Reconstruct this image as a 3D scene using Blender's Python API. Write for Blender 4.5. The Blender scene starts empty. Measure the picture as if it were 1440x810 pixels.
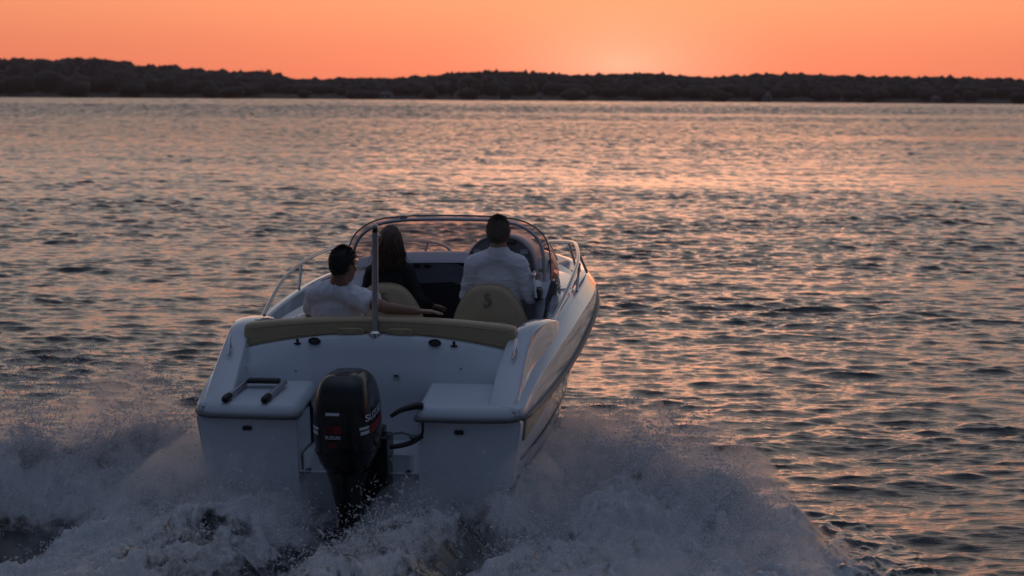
import bpy, bmesh, math, random
import numpy as np
from mathutils import Matrix, Vector
rng = np.random.default_rng(11)
random.seed(5)
R = math.radians
scene = bpy.context.scene
COL = scene.collection

# ------------------------------------------------------------------ helpers
def link(o, parent=None):
    COL.objects.link(o)
    if parent is not None:
        o.parent = parent
    return o

def tag(o, label=None, cat=None, group=None, kind=None):
    if label: o['label'] = label
    if cat: o['category'] = cat
    if group: o['group'] = group
    if kind: o['kind'] = kind
    return o

def mesh_obj(name, verts, faces, mat, parent=None, smooth=True, angle=None, midx=None):
    me = bpy.data.meshes.new(name)
    me.from_pydata([tuple(map(float, v)) for v in verts], [], [tuple(int(i) for i in f) for f in faces])
    mats = mat if isinstance(mat, (list, tuple)) else [mat]
    for m in mats: me.materials.append(m)
    if midx is not None:
        me.polygons.foreach_set('material_index', np.array(midx, dtype=np.int32))
    bm = bmesh.new(); bm.from_mesh(me)
    bmesh.ops.remove_doubles(bm, verts=bm.verts, dist=1e-5)
    bmesh.ops.recalc_face_normals(bm, faces=bm.faces)
    bm.to_mesh(me); bm.free()
    if smooth:
        me.shade_smooth() if hasattr(me, 'shade_smooth') else None
        for p in me.polygons: p.use_smooth = True
        if angle is not None and hasattr(me, 'set_sharp_from_angle'):
            me.set_sharp_from_angle(angle=R(angle))
    me.update()
    o = bpy.data.objects.new(name, me)
    return link(o, parent)

def grid_mesh(name, V, quads, mat, parent=None):
    """fast path for very large meshes (numpy arrays)"""
    me = bpy.data.meshes.new(name)
    V = np.ascontiguousarray(V, dtype=np.float32); F = np.ascontiguousarray(quads, dtype=np.int32)
    k = F.shape[1]
    me.vertices.add(len(V)); me.vertices.foreach_set('co', V.ravel())
    me.loops.add(F.size); me.loops.foreach_set('vertex_index', F.ravel())
    me.polygons.add(len(F))
    me.polygons.foreach_set('loop_start', np.arange(0, F.size, k, dtype=np.int32))
    try: me.polygons.foreach_set('loop_total', np.full(len(F), k, dtype=np.int32))
    except Exception: pass
    me.polygons.foreach_set('use_smooth', np.ones(len(F), dtype=bool))
    me.update(calc_edges=True); me.validate()
    me.materials.append(mat)
    o = bpy.data.objects.new(name, me)
    return link(o, parent)

class MB:
    """collects closed shells into one mesh"""
    def __init__(s): s.v = []; s.f = []; s.mi = []
    def add(s, v, f, mi=0):
        b = len(s.v); s.v.extend([tuple(x) for x in v]); s.f.extend([tuple(i + b for i in q) for q in f]); s.mi.extend([mi] * len(f)); return s
    def build(s, name, mat, parent=None, smooth=True, angle=35):
        me_multi = isinstance(mat, (list, tuple))
        return mesh_obj(name, s.v, s.f, mat, parent, smooth, angle, s.mi if me_multi else None)

def loft(secs, closed=True, cap=True):
    secs = [np.asarray(q, float) for q in secs]; n = len(secs[0]); v = np.vstack(secs); f = []
    for i in range(len(secs) - 1):
        for j in range(n if closed else n - 1):
            a = i * n + j; b = i * n + (j + 1) % n
            f.append((a, b, b + n, a + n))
    if cap and closed:
        f.append(tuple(range(n))[::-1]); f.append(tuple(range((len(secs) - 1) * n, len(secs) * n)))
    return v, f

def spline(pts, n=8, closed=False):
    P = np.asarray(pts, float); out = []; m = len(P)
    rngi = range(m if closed else m - 1)
    for i in rngi:
        if closed: p0, p1, p2, p3 = P[(i - 1) % m], P[i], P[(i + 1) % m], P[(i + 2) % m]
        else: p0, p1, p2, p3 = P[max(i - 1, 0)], P[i], P[i + 1], P[min(i + 2, m - 1)]
        for t in np.linspace(0, 1, n, endpoint=False):
            out.append(.5 * (2 * p1 + (p2 - p0) * t + (2 * p0 - 5 * p1 + 4 * p2 - p3) * t * t + (3 * p1 - p0 - 3 * p2 + p3) * t ** 3))
    if not closed: out.append(P[-1])
    return np.array(out)

def tube(path, r, seg=8, sx=1.0):
    P = np.asarray(path, float); n = len(P); rr = np.broadcast_to(np.asarray(r, float), (n,))
    T = np.gradient(P, axis=0); T /= np.linalg.norm(T, axis=1)[:, None] + 1e-12
    up = np.array([0, 0, 1.]) if abs(T[0][2]) < .9 else np.array([1., 0, 0])
    N = np.cross(T[0], up); N /= np.linalg.norm(N); secs = []
    for i in range(n):
        N = N - T[i] * (N @ T[i]); N /= np.linalg.norm(N); B = np.cross(T[i], N)
        a = np.arange(seg) * 2 * math.pi / seg
        secs.append(P[i] + rr[i] * (np.cos(a)[:, None] * N * sx + np.sin(a)[:, None] * B))
    return loft(secs)

def capsule(p0, r0, p1, r1, seg=14, rings=5):
    p0 = np.asarray(p0, float); p1 = np.asarray(p1, float); d = p1 - p0; L = np.linalg.norm(d) + 1e-9; d /= L
    path = []; rad = []
    for k in range(rings + 1):
        a = math.pi / 2 * (1 - k / rings); path.append(p0 - d * r0 * math.sin(a)); rad.append(max(r0 * math.cos(a), r0 * .03))
    for k in range(rings + 1):
        a = math.pi / 2 * k / rings; path.append(p1 + d * r1 * math.sin(a)); rad.append(max(r1 * math.cos(a), r1 * .03))
    secs = []; up = np.array([0, 0, 1.]) if abs(d[2]) < .9 else np.array([1., 0, 0])
    N = np.cross(d, up); N /= np.linalg.norm(N); B = np.cross(d, N)
    a = np.arange(seg) * 2 * math.pi / seg
    for p, q in zip(path, rad): secs.append(p + q * (np.cos(a)[:, None] * N + np.sin(a)[:, None] * B))
    return loft(secs)

def ellipsoid(c, r, rot=None, seg=20, rings=12):
    v = []; f = []
    for i in range(rings + 1):
        t = math.pi * i / rings
        t = min(max(t, .02), math.pi - .02)
        for j in range(seg):
            a = 2 * math.pi * j / seg
            v.append((r[0] * math.sin(t) * math.cos(a), r[1] * math.sin(t) * math.sin(a), r[2] * math.cos(t)))
    v = np.array(v)
    if rot is not None: v = v @ np.array(rot).T
    v = v + np.asarray(c, float)
    for i in range(rings):
        for j in range(seg):
            a = i * seg + j; b = i * seg + (j + 1) % seg
            f.append((a, b, b + seg, a + seg))
    f.append(tuple(range(seg))); f.append(tuple(range(rings * seg, (rings + 1) * seg))[::-1])
    return v, f

def box(c, s):
    c = np.asarray(c, float); s = np.asarray(s, float) / 2
    v = [c + s * np.array(k) for k in [(-1,-1,-1),(1,-1,-1),(1,1,-1),(-1,1,-1),(-1,-1,1),(1,-1,1),(1,1,1),(-1,1,1)]]
    return v, [(3,2,1,0),(4,5,6,7),(0,1,5,4),(1,2,6,5),(2,3,7,6),(3,0,4,7)]

def superellipse(hw, hh, n=3.5, k=40):
    a = np.arange(k) * 2 * math.pi / k
    return np.stack([hw * np.sign(np.cos(a)) * np.abs(np.cos(a)) ** (2 / n), hh * np.sign(np.sin(a)) * np.abs(np.sin(a)) ** (2 / n)], 1)

def bevel(o, w, seg=3, ang=30):
    m = o.modifiers.new('bevel', 'BEVEL'); m.width = w; m.segments = seg; m.limit_method = 'ANGLE'; m.angle_limit = R(ang); m.harden_normals = False
    return o

def evaluated(o, mods):
    for kind, kw in mods:
        m = o.modifiers.new(kind.lower(), kind)
        for k, val in kw.items(): setattr(m, k, val)
    dg = bpy.context.evaluated_depsgraph_get(); dg.update()
    me = bpy.data.meshes.new_from_object(o.evaluated_get(dg))
    old = o.data; o.modifiers.clear(); o.data = me; bpy.data.meshes.remove(old)
    for p in me.polygons: p.use_smooth = True
    return o

def remeshed(mb, name, mat, parent, voxel=.006, smooth=6, wrinkle=None):
    o = mb.build(name, mat, parent, True, None)
    evaluated(o, [('REMESH', dict(mode='VOXEL', voxel_size=voxel)), ('SMOOTH', dict(factor=.5, iterations=smooth))])
    o.data.name = name
    if wrinkle is not None:
        n = len(o.data.vertices); co = np.empty(n * 3, np.float32); o.data.vertices.foreach_get('co', co); co = co.reshape(-1, 3)
        no = np.empty(n * 3, np.float32); o.data.vertices.foreach_get('normal', no); no = no.reshape(-1, 3)
        co += no * wrinkle(co)[:, None]
        o.data.vertices.foreach_set('co', co.ravel()); o.data.update()
    return o

_lat = rng.random((32, 32, 32)).astype(np.float32)
def vnoise(p):
    """value noise in 0..1, p is (n,3)"""
    p = np.asarray(p, np.float32); i = np.floor(p).astype(np.int32); f = p - i; f = f * f * (3 - 2 * f); i &= 31; j = (i + 1) & 31
    x0, y0, z0 = i.T; x1, y1, z1 = j.T; fx, fy, fz = f.T
    c00 = _lat[x0, y0, z0] * (1 - fx) + _lat[x1, y0, z0] * fx; c10 = _lat[x0, y1, z0] * (1 - fx) + _lat[x1, y1, z0] * fx
    c01 = _lat[x0, y0, z1] * (1 - fx) + _lat[x1, y0, z1] * fx; c11 = _lat[x0, y1, z1] * (1 - fx) + _lat[x1, y1, z1] * fx
    return (c00 * (1 - fy) + c10 * fy) * (1 - fz) + (c01 * (1 - fy) + c11 * fy) * fz
def fbm(p, oct=4, gain=.5):
    p = np.asarray(p, np.float32); s = 0; a = 1; t = 0
    for k in range(oct): s = s + a * vnoise(p * (2.03 ** k) + 7.3 * k); t += a; a *= gain
    return s / t
def sstep(a, b, x): t = np.clip((x - a) / (b - a), 0, 1); return t * t * (3 - 2 * t)

# ------------------------------------------------------------------ materials
def new_mat(name):
    m = bpy.data.materials.new(name); m.use_nodes = True; nt = m.node_tree
    return m, nt, nt.nodes['Principled BSDF'], nt.nodes['Material Output']
def pmat(name, col, rough=.5, metal=0., ior=1.5, coat=0., var=.0, vscale=6., bump=0., bscale=40., rvar=0.):
    m, nt, b, out = new_mat(name); N = nt.nodes; L = nt.links
    b.inputs['Base Color'].default_value = (*col, 1); b.inputs['Roughness'].default_value = rough
    b.inputs['Metallic'].default_value = metal; b.inputs['IOR'].default_value = ior
    b.inputs['Coat Weight'].default_value = coat; b.inputs['Coat Roughness'].default_value = .05
    tc = N.new('ShaderNodeTexCoord')
    if var or rvar:
        nz = N.new('ShaderNodeTexNoise'); nz.inputs['Scale'].default_value = vscale; nz.inputs['Detail'].default_value = 5
        L.new(tc.outputs['Object'], nz.inputs['Vector'])
        if var:
            mx = N.new('ShaderNodeMix'); mx.data_type = 'RGBA'
            mx.inputs[6].default_value = (*[c * (1 - var) for c in col], 1); mx.inputs[7].default_value = (*[min(1, c * (1 + var)) for c in col], 1)
            L.new(nz.outputs['Fac'], mx.inputs[0]); L.new(mx.outputs[2], b.inputs['Base Color'])
        if rvar:
            mr = N.new('ShaderNodeMapRange'); mr.inputs['To Min'].default_value = max(0, rough - rvar); mr.inputs['To Max'].default_value = rough + rvar
            L.new(nz.outputs['Fac'], mr.inputs['Value']); L.new(mr.outputs['Result'], b.inputs['Roughness'])
    if bump:
        nb = N.new('ShaderNodeTexNoise'); nb.inputs['Scale'].default_value = bscale; nb.inputs['Detail'].default_value = 4
        L.new(tc.outputs['Object'], nb.inputs['Vector'])
        bp = N.new('ShaderNodeBump'); bp.inputs['Strength'].default_value = bump; bp.inputs['Distance'].default_value = .01
        L.new(nb.outputs['Fac'], bp.inputs['Height']); L.new(bp.outputs['Normal'], b.inputs['Normal'])
    return m
M = {}
M['gel'] = pmat('white_gelcoat', (.62, .65, .69), .07, coat=.8, var=.04, vscale=3, rvar=.04)
M['deck'] = pmat('deck_gelcoat', (.61, .645, .69), .32, var=.05, vscale=5, rvar=.08, bump=.05, bscale=90)
M['gold'] = pmat('gold_stripe', (.46, .33, .12), .2, coat=.5, var=.06)  # stripe colour, brightened to carry a golden reflection as well
M['dark_line'] = pmat('dark_stripe', (.05, .05, .055), .3)
M['rubber'] = pmat('grey_rubber', (.12, .125, .13), .45, var=.15, vscale=20)
M['black'] = pmat('black_plastic', (.012, .012, .013), .4, rvar=.1, vscale=30)
M['steel'] = pmat('stainless', (.62, .61, .60), .18, metal=1., rvar=.06, vscale=15)
M['alu'] = pmat('brushed_aluminium', (.50, .50, .52), .32, metal=1., rvar=.08, vscale=25)
M['tan'] = pmat('tan_vinyl', (.46, .35, .215), .5, var=.08, vscale=9, bump=.25, bscale=120)
M['tan_dark'] = pmat('brown_emblem', (.24, .185, .115), .6)
M['slate'] = pmat('slate_panel', (.17, .18, .20), .4, var=.06, bump=.1, bscale=200)
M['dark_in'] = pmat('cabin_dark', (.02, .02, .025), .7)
M['cowl'] = pmat('black_cowling', (.006, .006, .007), .2, coat=.15, rvar=.05, vscale=12)
M['red'] = pmat('red_decal', (.22, .012, .012), .35)
M['red_dark'] = pmat('dark_red_decal', (.10, .006, .005), .35)
M['white_decal'] = pmat('white_decal', (.62, .62, .64), .4)
M['lampwhite'] = pmat('gauge_face', (.5, .52, .55), .35)
M['skin'] = pmat('skin', (.42, .23, .155), .5, var=.08, vscale=20)
M['skin_tan'] = pmat('tanned_skin', (.29, .145, .09), .5, var=.08, vscale=20)
M['shirt'] = pmat('white_cotton', (.80, .78, .80), .85, var=.04, vscale=8, bump=.25, bscale=70)
M['tee'] = pmat('white_jersey', (.80, .79, .83), .85, var=.04, vscale=8, bump=.2, bscale=80)
M['blacktop'] = pmat('black_knit', (.012, .012, .014), .8, bump=.3, bscale=90)
M['jeans'] = pmat('dark_denim', (.03, .035, .055), .8, var=.2, vscale=30)
M['hair_black'] = pmat('black_hair', (.010, .008, .007), .45)
M['hair_brown'] = pmat('brown_hair', (.085, .045, .024), .42)
M['hair_grey'] = pmat('greying_brown_hair', (.17, .13, .10), .5, var=.35, vscale=40)
M['eye'] = pmat('eye_white', (.6, .58, .55), .2)

def glass_mat():
    m, nt, b, out = new_mat('tinted_acrylic'); N = nt.nodes; L = nt.links; N.remove(b)
    tr = N.new('ShaderNodeBsdfTransparent'); tr.inputs['Color'].default_value = (.72, .58, .555, 1)
    gl = N.new('ShaderNodeBsdfGlossy'); gl.inputs['Roughness'].default_value = .03; gl.inputs['Color'].default_value = (1, 1, 1, 1)
    lw = N.new('ShaderNodeLayerWeight'); lw.inputs['Blend'].default_value = .5
    pw = N.new('ShaderNodeMath'); pw.operation = 'POWER'; pw.inputs[1].default_value = 4.; L.new(lw.outputs['Facing'], pw.inputs[0])
    fr = N.new('ShaderNodeMapRange'); fr.inputs['To Min'].default_value = .035; fr.inputs['To Max'].default_value = .8; L.new(pw.outputs[0], fr.inputs['Value'])
    mx = N.new('ShaderNodeMixShader')
    L.new(fr.outputs[0], mx.inputs[0]); L.new(tr.outputs[0], mx.inputs[1]); L.new(gl.outputs[0], mx.inputs[2]); L.new(mx.outputs[0], out.inputs[0])
    return m
M['glass'] = glass_mat()

def water_mat():
    m, nt, b, out = new_mat('sea_water'); N = nt.nodes; L = nt.links
    b.inputs['Base Color'].default_value = (.006, .012, .016, 1); b.inputs['IOR'].default_value = 1.333
    b.inputs['Roughness'].default_value = .03
    geo = N.new('ShaderNodeNewGeometry')
    mp = N.new('ShaderNodeMapping'); mp.inputs['Scale'].default_value = (.75, 1.9, 1); L.new(geo.outputs['Position'], mp.inputs['Vector'])
    n1 = N.new('ShaderNodeTexNoise'); n1.inputs['Scale'].default_value = 7.; n1.inputs['Detail'].default_value = 6; n1.inputs['Roughness'].default_value = .6
    L.new(mp.outputs[0], n1.inputs['Vector'])
    mr = N.new('ShaderNodeMath'); mr.operation = 'MULTIPLY_ADD'; mr.inputs[1].default_value = -.18; mr.inputs[2].default_value = .28
    at = N.new('ShaderNodeAttribute'); at.attribute_name = 'calm'; L.new(at.outputs['Fac'], mr.inputs[0])
    bp = N.new('ShaderNodeBump'); bp.inputs['Distance'].default_value = .05
    sxyz = N.new('ShaderNodeSeparateXYZ'); L.new(geo.outputs['Position'], sxyz.inputs[0])
    mf = N.new('ShaderNodeMapRange'); mf.inputs['From Min'].default_value = 80; mf.inputs['From Max'].default_value = 150; mf.inputs['To Min'].default_value = 0; mf.inputs['To Max'].default_value = .6; L.new(sxyz.outputs['Y'], mf.inputs['Value'])
    mro = N.new('ShaderNodeMapRange'); mro.inputs['From Min'].default_value = 60; mro.inputs['From Max'].default_value = 260; mro.inputs['To Min'].default_value = .03; mro.inputs['To Max'].default_value = .15; L.new(sxyz.outputs['Y'], mro.inputs['Value']); L.new(mro.outputs[0], b.inputs['Roughness'])
    sm = N.new('ShaderNodeMath'); sm.operation = 'ADD'; L.new(mr.outputs[0], sm.inputs[0]); L.new(mf.outputs[0], sm.inputs[1])
    L.new(sm.outputs[0], bp.inputs['Strength']); L.new(n1.outputs['Fac'], bp.inputs['Height']); L.new(bp.outputs['Normal'], b.inputs['Normal'])
    return m
M['water'] = water_mat()

def foam_mat():
    m, nt, b, out = new_mat('white_foam'); N = nt.nodes; L = nt.links
    at = N.new('ShaderNodeAttribute'); at.attribute_name = 'foam'
    b.inputs['Base Color'].default_value = (.006, .012, .016, 1); b.inputs['IOR'].default_value = 1.333; b.inputs['Roughness'].default_value = .04
    df = N.new('ShaderNodeBsdfPrincipled'); df.inputs['Base Color'].default_value = (.90, .91, .92, 1); df.inputs['Roughness'].default_value = .22; df.inputs['IOR'].default_value = 1.5
    geo = N.new('ShaderNodeNewGeometry')
    nz = N.new('ShaderNodeTexNoise'); nz.inputs['Scale'].default_value = 14.; nz.inputs['Detail'].default_value = 8; nz.inputs['Roughness'].default_value = .68
    mpf = N.new('ShaderNodeMapping'); mpf.inputs['Rotation'].default_value = (0, 0, R(10.5)); mpf.inputs['Scale'].default_value = (1.3, .4, 1); L.new(geo.outputs['Position'], mpf.inputs['Vector']); L.new(mpf.outputs[0], nz.inputs['Vector'])
    bp = N.new('ShaderNodeBump'); bp.inputs['Strength'].default_value = .8; bp.inputs['Distance'].default_value = .05
    L.new(nz.outputs['Fac'], bp.inputs['Height']); L.new(bp.outputs['Normal'], df.inputs['Normal'])
    bq = N.new('ShaderNodeBump'); bq.inputs['Strength'].default_value = .12; bq.inputs['Distance'].default_value = .05; L.new(nz.outputs['Fac'], bq.inputs['Height']); L.new(bq.outputs['Normal'], b.inputs['Normal'])
    ad = N.new('ShaderNodeMath'); ad.operation = 'ADD'; L.new(at.outputs['Fac'], ad.inputs[0])
    sc = N.new('ShaderNodeMapRange'); sc.inputs['From Min'].default_value = .3; sc.inputs['From Max'].default_value = .7; sc.inputs['To Min'].default_value = -.35; sc.inputs['To Max'].default_value = .35
    L.new(nz.outputs['Fac'], sc.inputs['Value']); L.new(sc.outputs[0], ad.inputs[1])
    cl = N.new('ShaderNodeMapRange'); cl.inputs['From Min'].default_value = .25; cl.inputs['From Max'].default_value = .75; L.new(ad.outputs[0], cl.inputs['Value'])
    tl = N.new('ShaderNodeBsdfTranslucent'); tl.inputs['Color'].default_value = (.90, .90, .91, 1); L.new(bp.outputs['Normal'], tl.inputs['Normal'])
    mt_ = N.new('ShaderNodeMixShader'); mt_.inputs[0].default_value = .35; L.new(df.outputs[0], mt_.inputs[1]); L.new(tl.outputs[0], mt_.inputs[2])
    mx = N.new('ShaderNodeMixShader'); L.new(cl.outputs[0], mx.inputs[0]); L.new(b.outputs[0], mx.inputs[1]); L.new(mt_.outputs[0], mx.inputs[2]); L.new(mx.outputs[0], out.inputs[0])
    return m
M['foam'] = foam_mat()
def drop_mat():
    m, nt, b, out = new_mat('water_droplets'); N = nt.nodes; L = nt.links; N.remove(b)
    d = N.new('ShaderNodeBsdfDiffuse'); d.inputs['Color'].default_value = (.78, .8, .83, 1)
    t = N.new('ShaderNodeBsdfTranslucent'); t.inputs['Color'].default_value = (.78, .8, .83, 1)
    g = N.new('ShaderNodeBsdfGlossy'); g.inputs['Roughness'].default_value = .15
    m1 = N.new('ShaderNodeMixShader'); m1.inputs[0].default_value = .75; L.new(d.outputs[0], m1.inputs[1]); L.new(t.outputs[0], m1.inputs[2])
    m2 = N.new('ShaderNodeMixShader'); m2.inputs[0].default_value = .10; L.new(m1.outputs[0], m2.inputs[1]); L.new(g.outputs[0], m2.inputs[2])
    tp = N.new('ShaderNodeBsdfTransparent'); m3 = N.new('ShaderNodeMixShader'); m3.inputs[0].default_value = .5; L.new(m2.outputs[0], m3.inputs[1]); L.new(tp.outputs[0], m3.inputs[2]); L.new(m3.outputs[0], out.inputs[0])
    return m
M['drop'] = drop_mat()
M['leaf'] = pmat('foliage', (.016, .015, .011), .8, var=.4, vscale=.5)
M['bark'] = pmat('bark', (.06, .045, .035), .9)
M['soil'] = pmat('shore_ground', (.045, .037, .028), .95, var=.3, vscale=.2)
M['plaster'] = pmat('pale_plaster', (.34, .32, .32), .9)
M['rooftile'] = pmat('grey_roof', (.16, .13, .125), .9)

# ------------------------------------------------------------------ camera and light
LENS = 3488. / 1440 * 36
cam_d = bpy.data.cameras.new('camera'); cam = bpy.data.objects.new('camera', cam_d); COL.objects.link(cam); scene.camera = cam
cam_d.lens = LENS; cam_d.sensor_width = 36; cam_d.clip_start = .2; cam_d.clip_end = 8000
CAMH = 2.75; th = math.atan((405 - 128) / 3488.); rl = R(.4)
fwd = Vector((0, math.cos(th), -math.sin(th))); up0 = Vector((0, math.sin(th), math.cos(th))); X = Vector((1, 0, 0))
right = math.cos(rl) * X + math.sin(rl) * up0; upv = math.cos(rl) * up0 - math.sin(rl) * X
mw = Matrix((right, upv, -fwd)).transposed().to_4x4(); mw.translation = (0, 0, CAMH); cam.matrix_world = mw
cam_d.dof.use_dof = True; cam_d.dof.focus_distance = 16.6; cam_d.dof.aperture_fstop = 4.5

SUN_AZ = R(2.5); SUN_EL = R(.6)            # azimuth to the right of +Y
sun_d = bpy.data.lights.new('sun', 'SUN'); sun = bpy.data.objects.new('sun', sun_d); COL.objects.link(sun)
sun_d.energy = .05; sun_d.angle = R(14); sun_d.color = (1, .45, .25)
sdir = Vector((math.sin(SUN_AZ) * math.cos(SUN_EL), math.cos(SUN_AZ) * math.cos(SUN_EL), math.sin(SUN_EL)))
sun.rotation_euler = sdir.to_track_quat('Z', 'Y').to_euler()

world = bpy.data.worlds.new('World'); scene.world = world; world.use_nodes = True
nt = world.node_tree; N = nt.nodes; L = nt.links
bg = N['Background']; wout = N['World Output']
sky = N.new('ShaderNodeTexSky'); sky.sky_type = 'NISHITA'; sky.sun_disc = False; sky.sun_elevation = SUN_EL; sky.sun_rotation = SUN_AZ; sky.dust_density = 2.; sky.ozone_density = 2.
tc = N.new('ShaderNodeTexCoord'); sp = N.new('ShaderNodeSeparateXYZ'); L.new(tc.outputs['Generated'], sp.inputs[0])
asn = N.new('ShaderNodeMath'); asn.operation = 'ARCSINE'; L.new(sp.outputs['Z'], asn.inputs[0])
el = N.new('ShaderNodeMapRange'); el.inputs['From Min'].default_value = 0; el.inputs['From Max'].default_value = math.pi / 2
L.new(asn.outputs[0], el.inputs['Value'])
def ramp(stops, fac):
    r = N.new('ShaderNodeValToRGB'); e = r.color_ramp.elements
    while len(e) < len(stops): e.new(.5)
    for k, (p, c) in enumerate(stops):
        e[k].position = p; e[k].color = (*c, 1)
    L.new(fac, r.inputs[0]); return r.outputs[0]
dg = lambda d: d / 90.
front = ramp([(0, (.86, .20, .112)), (dg(1.0), (.87, .24, .130)), (dg(2.2), (.88, .305, .158)), (dg(5), (.74, .48, .35)), (dg(10), (.55, .48, .43)),
              (dg(18), (.37, .365, .375)), (dg(30), (.14, .155, .19)), (dg(50), (.085, .11, .165)), (dg(68), (.165, .195, .28)), (1, (.29, .33, .47))], el.outputs[0])
back = ramp([(0, (.045, .05, .070)), (dg(6), (.054, .060, .088)), (dg(15), (.030, .048, .084)), (dg(35), (.050, .075, .130)), (dg(60), (.155, .19, .285)), (1, (.29, .33, .47))], el.outputs[0])
# azimuth weight around the place where the sun has just gone
vm = N.new('ShaderNodeVectorMath'); vm.operation = 'DOT_PRODUCT'; vm.inputs[1].default_value = (math.sin(SUN_AZ), math.cos(SUN_AZ), 0)
L.new(tc.outputs['Generated'], vm.inputs[0])
az = N.new('ShaderNodeMapRange'); az.interpolation_type = 'SMOOTHSTEP'; az.inputs['From Min'].default_value = -.25; az.inputs['From Max'].default_value = 1.
L.new(vm.outputs['Value'], az.inputs['Value'])
mixc = N.new('ShaderNodeMix'); mixc.data_type = 'RGBA'; L.new(az.outputs[0], mixc.inputs[0]); L.new(back, mixc.inputs[6]); L.new(front, mixc.inputs[7])
# brighter glow close to the sun's place
gv = N.new('ShaderNodeVectorMath'); gv.operation = 'DISTANCE'; gv.inputs[1].default_value = tuple(sdir); L.new(tc.outputs['Generated'], gv.inputs[0])
gm = N.new('ShaderNodeVectorMath'); gm.operation = 'MULTIPLY'; gm.inputs[1].default_value = (1, 1, 2.4); L.new(tc.outputs['Generated'], gm.inputs[0])
gw = N.new('ShaderNodeVectorMath'); gw.operation = 'DISTANCE'; gw.inputs[1].default_value = (sdir[0], sdir[1], sdir[2] * 2.4); L.new(gm.outputs[0], gw.inputs[0])
def glow(deg, col, src=None):
    src = src or gv
    g = N.new('ShaderNodeMapRange'); g.interpolation_type = 'LINEAR'; g.inputs['From Min'].default_value = 2 * math.sin(R(deg) / 2); g.inputs['From Max'].default_value = 0.
    L.new(src.outputs['Value'], g.inputs['Value'])
    g0 = g; g = N.new('ShaderNodeMath'); g.operation = 'POWER'; g.inputs[1].default_value = 2.; L.new(g0.outputs[0], g.inputs[0])
    m = N.new('ShaderNodeMix'); m.data_type = 'RGBA'; m.inputs[6].default_value = (0, 0, 0, 1); m.inputs[7].default_value = (*col, 1); L.new(g.outputs[0], m.inputs[0]); return m.outputs[2]
def addc(a, b):
    m = N.new('ShaderNodeMix'); m.data_type = 'RGBA'; m.blend_type = 'ADD'; m.inputs[0].default_value = 1; L.new(a, m.inputs[6]); L.new(b, m.inputs[7]); return m.outputs[2]
c1 = addc(mixc.outputs[2], glow(22, (.32, .10, .05))); c2 = addc(c1, glow(4.6, (.09, .23, .165), gw))
bg.inputs['Strength'].default_value = 1.; L.new(c2, bg.inputs['Color'])
bg2 = N.new('ShaderNodeBackground'); bg2.inputs['Strength'].default_value = .02; L.new(sky.outputs[0], bg2.inputs['Color'])
ads = N.new('ShaderNodeAddShader'); L.new(bg.outputs[0], ads.inputs[0]); L.new(bg2.outputs[0], ads.inputs[1]); L.new(ads.outputs[0], wout.inputs[0])
vs = scene.view_settings; vs.view_transform = 'Standard'; vs.look = 'None'; vs.gamma = 1; vs.exposure = 0; vs.use_curve_mapping = False
scene.cycles.use_denoising = True
scene.cycles.max_bounces = 8; scene.cycles.transparent_max_bounces = 12; scene.cycles.volume_bounces = 3

# ------------------------------------------------------------------ boat frame
yaw = R(10.5); trim = R(5.); roll = R(-.7)
hv = np.array([math.sin(yaw), math.cos(yaw), 0]); rv = np.array([math.cos(yaw), -math.sin(yaw), 0]); zv = np.array([0, 0, 1.])
by = hv * math.cos(trim) + zv * math.sin(trim); bz = zv * math.cos(trim) - hv * math.sin(trim)
bx = math.cos(roll) * rv - math.sin(roll) * bz; bz = math.cos(roll) * bz + math.sin(roll) * rv
ORI = np.array([-.982, 15.9, 0.])
BOAT = Matrix(np.column_stack([bx, by, bz]).tolist()).to_4x4(); BOAT.translation = Vector(ORI)

# ------------------------------------------------------------------ sea
def uv_of(x, y):
    dx = x - ORI[0]; dy = y - ORI[1]
    return dx * rv[0] + dy * rv[1], -(dx * hv[0] + dy * hv[1])      # lateral (starboard +), aft of transom +
n_c = 190
lam = np.exp(rng.uniform(math.log(.075), math.log(2.6), n_c)); kk = 2 * math.pi / lam
wdir = R(96) + rng.normal(0, R(30), n_c)                             # travel mostly along the line of sight
slope = .0265 * np.where(lam > .34, (.34 / lam) ** .80, 1.) * np.where(lam < .2, .8, 1.) * rng.uniform(.6, 1.4, n_c)
amp = slope / kk; pha = rng.uniform(0, 2 * math.pi, n_c)
def calm_at(x, y):
    """slicks of smoother water far out"""
    c = np.exp(-((x - 46) / 30) ** 4 - ((y - 150 - .12 * x) / 9) ** 2) + .9 * np.exp(-((x - 38) / 48) ** 4 - ((y - 300 + .1 * x) / 22) ** 2)
    n = fbm(np.stack([x * .011 + 3, y * .04, 0 * x], 1), 3)
    return np.clip(c + .7 * sstep(.58, .72, n), 0, 1)
def sea_height(x, y, sp):
    x = x.astype(np.float32); y = y.astype(np.float32); h = np.zeros_like(x)
    gust = (.70 + .5 * fbm(np.stack([x * .02, y * .045, 0 * x], 1), 3)) * (.35 + 1.3 * fbm(np.stack([x * .22 + 5, y * .5, 0 * x + 3], 1), 2)) + .55 * sstep(85, 150, y) + 4.2 * sstep(150, 420, y)
    ox = np.zeros_like(x); oy = np.zeros_like(x); Q = 1.15
    for i in range(n_c):
        w = np.clip((lam[i] / sp - 1.0) / 1.0, 0, 1)
        if w.max() <= 0: continue
        cx, cy = math.cos(wdir[i]), math.sin(wdir[i])
        ph = kk[i] * (x * cx + y * cy) + pha[i]
        w = w * amp[i]
        h += w * np.sin(ph); c = w * np.cos(ph) * Q; ox += c * cx; oy += c * cy      # horizontal swing sharpens the crests
    g = gust * (1 - .72 * calm_at(x, y) * sstep(25, 60, y))
    return ox * g, oy * g, h * g

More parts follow.
